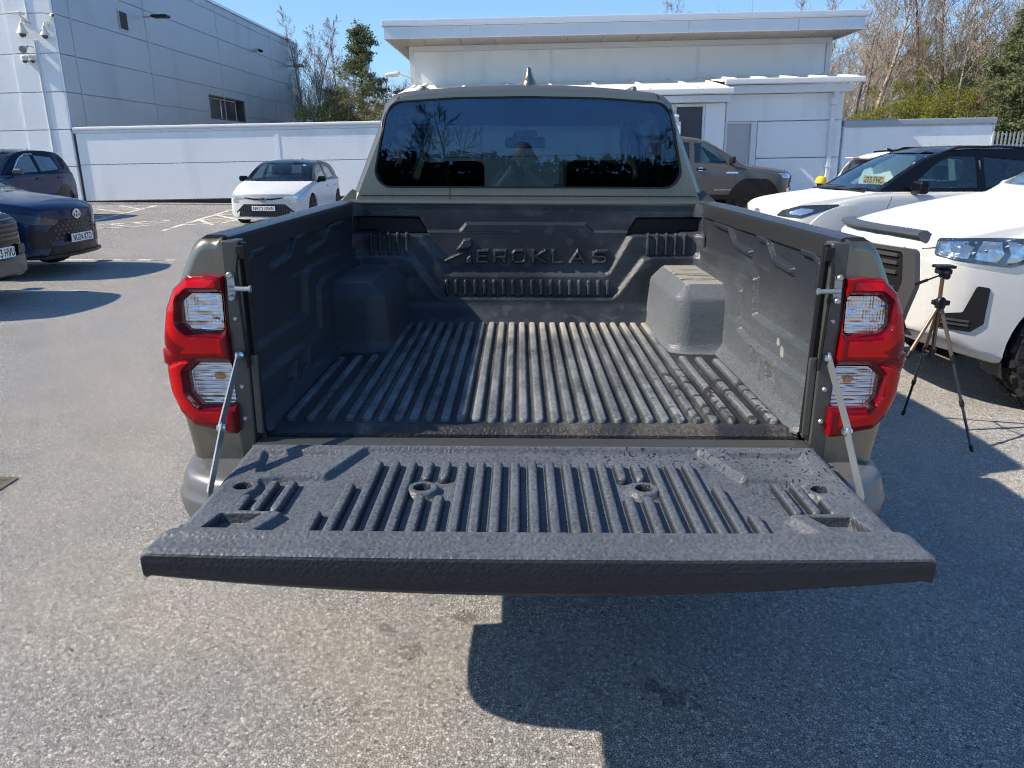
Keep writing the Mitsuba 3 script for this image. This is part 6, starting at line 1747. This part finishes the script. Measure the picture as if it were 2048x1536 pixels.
for foot in ((2.45, 2.14, G0 + .006), (2.37, 2.77, G0 + .006), (1.95, 2.40, G0 + .006)):
    f_ = np.array(foot); d = f_ - ap; a = ap + d * .04; kn = ap + d * .38; kn2 = ap + d * .68
    lg = add(f'{k}__leg', cat_(tube([a, kn], .0105, 8)), 'm_tripod', 40)
    add(f'{lg}__lower_tube', tube([kn, kn2, f_ - d * .03], [.0085, .008, .007], 8), 'm_alloy_black', 40)
    add(f'{lg}__clamp', hull_spheres([kn - d * .012, kn + d * .022], [.014, .014]), 'm_black_plastic', 40)
    add(f'{lg}__clamp', hull_spheres([kn2 - d * .01, kn2 + d * .018], [.0125, .0125]), 'm_black_plastic', 40)
    add(f'{lg}__foot', hull_spheres([f_ - d * .03, f_ + [0, 0, .004]], [.011, .010]), 'm_black_plastic', 40)
    add(f'{lg}__brace', segs_mesh([hub], [ap + d * .40], [.006], [.006], 4), 'm_tripod')
add(f'{k}__hub', lathe([(0, -.025), (.018, -.025), (.018, .025), (0, .025)], 12, 'z', hub), 'm_black_plastic', 40)
tag(k, 'small bronze photo tripod with black head standing in front of the white pickup', 'tripod')

# far right: white van roof under the fence
v = Vehicle('parked_van', cross_spec(4.6, 1.80), (17.4, 25.1, 0), PI, 'm_white_paint', 'white car with a yellow roof sign partly visible beside the end of the side wall', 'car') if False else Vehicle('parked_van', cross_spec(4.6, 1.78), (16.7, 23.4, G0), PI, 'm_white_paint', 'white car with a yellow roof sign at the end of the side wall', 'car')
v.build_body(); v.wheels('m_alloy')
v.put('roof_sign', rbox(-2.15, -1.9, -.25, .25, 1.68, 1.78, .02, 1), 'm_yellow'); v.mirrors(1.7, 1.2, .79, 'm_white_paint'); v.cabin(2.5, 1.15, 1.4, 3.3)

# ------------------------------------------------------------------ the photographer, seen only as a reflection
def bones(bs, n=2, fine=.03, smooth=8):
    u = None
    for a, b, ra, rb in bs:
        h = tomani(hull_spheres([a, b], [ra, rb], n))
        u = h if u is None else u + h
    m = frommani(u.refine_to_length(fine))
    m = trimesh.Trimesh(m.vertices, m.faces, process=True)
    trimesh.smoothing.filter_taubin(m, iterations=smooth)
    return m
px, py = 0.0, -2.36
ph = np.array([-0.036, -1.934, 1.490])
pk = 'person'
J = {}
for s in (-1, 1):
    J[s] = dict(hip=np.array([px + s * .10, py, .92]), knee=np.array([px + s * .13, py + .05, .50]), ankle=np.array([px + s * .15, py - .02, .03]), toe=np.array([px + s * .18, py + .16, -.02]),
                sh=np.array([px + s * .19, py + .02, 1.43]), el=np.array([px + s * .30, py + .16, 1.24]), wr=np.array([ph[0] + s * .115, ph[1] - .045, 1.435]))
head = np.array([px, py + .06, 1.635])
skin = [(head + [0, -.01, .02], head + [0, .02, 0], .088, .086), (head + [0, .03, -.055], head + [0, .045, -.085], .062, .048), (head + [0, -.02, -.09], np.array([px, py, 1.47]), .058, .062),
        (head + [0, .095, -.005], head + [0, .115, -.035], .012, .017)]
for s in (-1, 1):
    j = J[s]
    skin += [(head + [s * .088, 0, .0], head + [s * .09, -.005, -.045], .016, .012), (j['el'], j['wr'], .046, .030)]
    palm0, palm1 = j['wr'], np.array([ph[0] + s * .088, ph[1] - .016, 1.475])
    skin += [(palm0, palm1, .028, .026)]
    for q, (dz, L) in enumerate(((.036, .040), (.016, .047), (-.004, .045), (-.022, .036))):
        a = palm1 + [0, .010, dz]; b = a + [-s * L * .35, .016, .012]; c = b + [-s * L * .6, .001, .004]
        skin += [(a, b, .0105, .0095), (b, c, .0095, .008)]
    skin += [(palm1 + [0, -.01, -.01], palm1 + [-s * .028, -.006, .02], .013, .011), (palm1 + [-s * .028, -.006, .02], palm1 + [-s * .048, -.002, .038], .011, .009)]
b_ = bones(skin, 2, .018, 6)
add(f'{pk}__body', b_, 'm_skin', True)
for s in (-1, 1):
    add(f'{pk}__eye', hull_spheres([head + [s * .033, .092, .012]], [.012], 2), 'm_paper', True)
add(f'{pk}__mouth', hull_spheres([head + [-.022, .088, -.072], head + [.022, .088, -.072]], [.006, .006]), 'm_red_deep', True)
add(f'{pk}__hair', bones([(head + [0, -.035, .035], head + [0, -.05, -.02], .080, .070)], 2, .03, 4), 'm_interior', True)
sb = [(np.array([px - .10, py, 1.33]), np.array([px + .10, py, 1.33]), .135, .135), (np.array([px - .08, py, 1.0]), np.array([px + .08, py, 1.0]), .135, .135), (np.array([px, py, 1.33]), np.array([px, py, 1.0]), .14, .14), (np.array([px - .14, py, 1.42]), np.array([px + .14, py, 1.42]), .07, .07)]
for s in (-1, 1):
    j = J[s]; sb += [(j['sh'], j['el'], .066, .054), (np.array([px, py, 1.40]), j['sh'], .08, .066)]
add(f'{pk}__shirt', bones(sb, 2, .04, 8), 'm_cloth', True)
tb = [(np.array([px - .08, py, .97]), np.array([px + .08, py, .97]), .132, .132)]
for s in (-1, 1):
    j = J[s]; tb += [(j['hip'], j['knee'], .092, .068), (j['knee'], j['ankle'], .066, .055)]
add(f'{pk}__trousers', bones(tb, 2, .04, 8), 'm_trouser', True)
for s in (-1, 1):
    j = J[s]
    add(f'{pk}__shoe', bones([(j['ankle'] - [0, .03, .04], j['toe'], .05, .038)], 2, .03, 4), 'm_black_plastic', True)
tag(pk, 'person in dark clothes raising a phone with both hands, mirrored in the rear window', 'person')
tag(add('phone', rbox(ph[0] - .078, ph[0] + .078, ph[1] - .004, ph[1] + .004, 1.452, 1.528, .0038, 1), 'm_black_plastic', 40), 'black phone held up by the person in the reflection', 'phone')
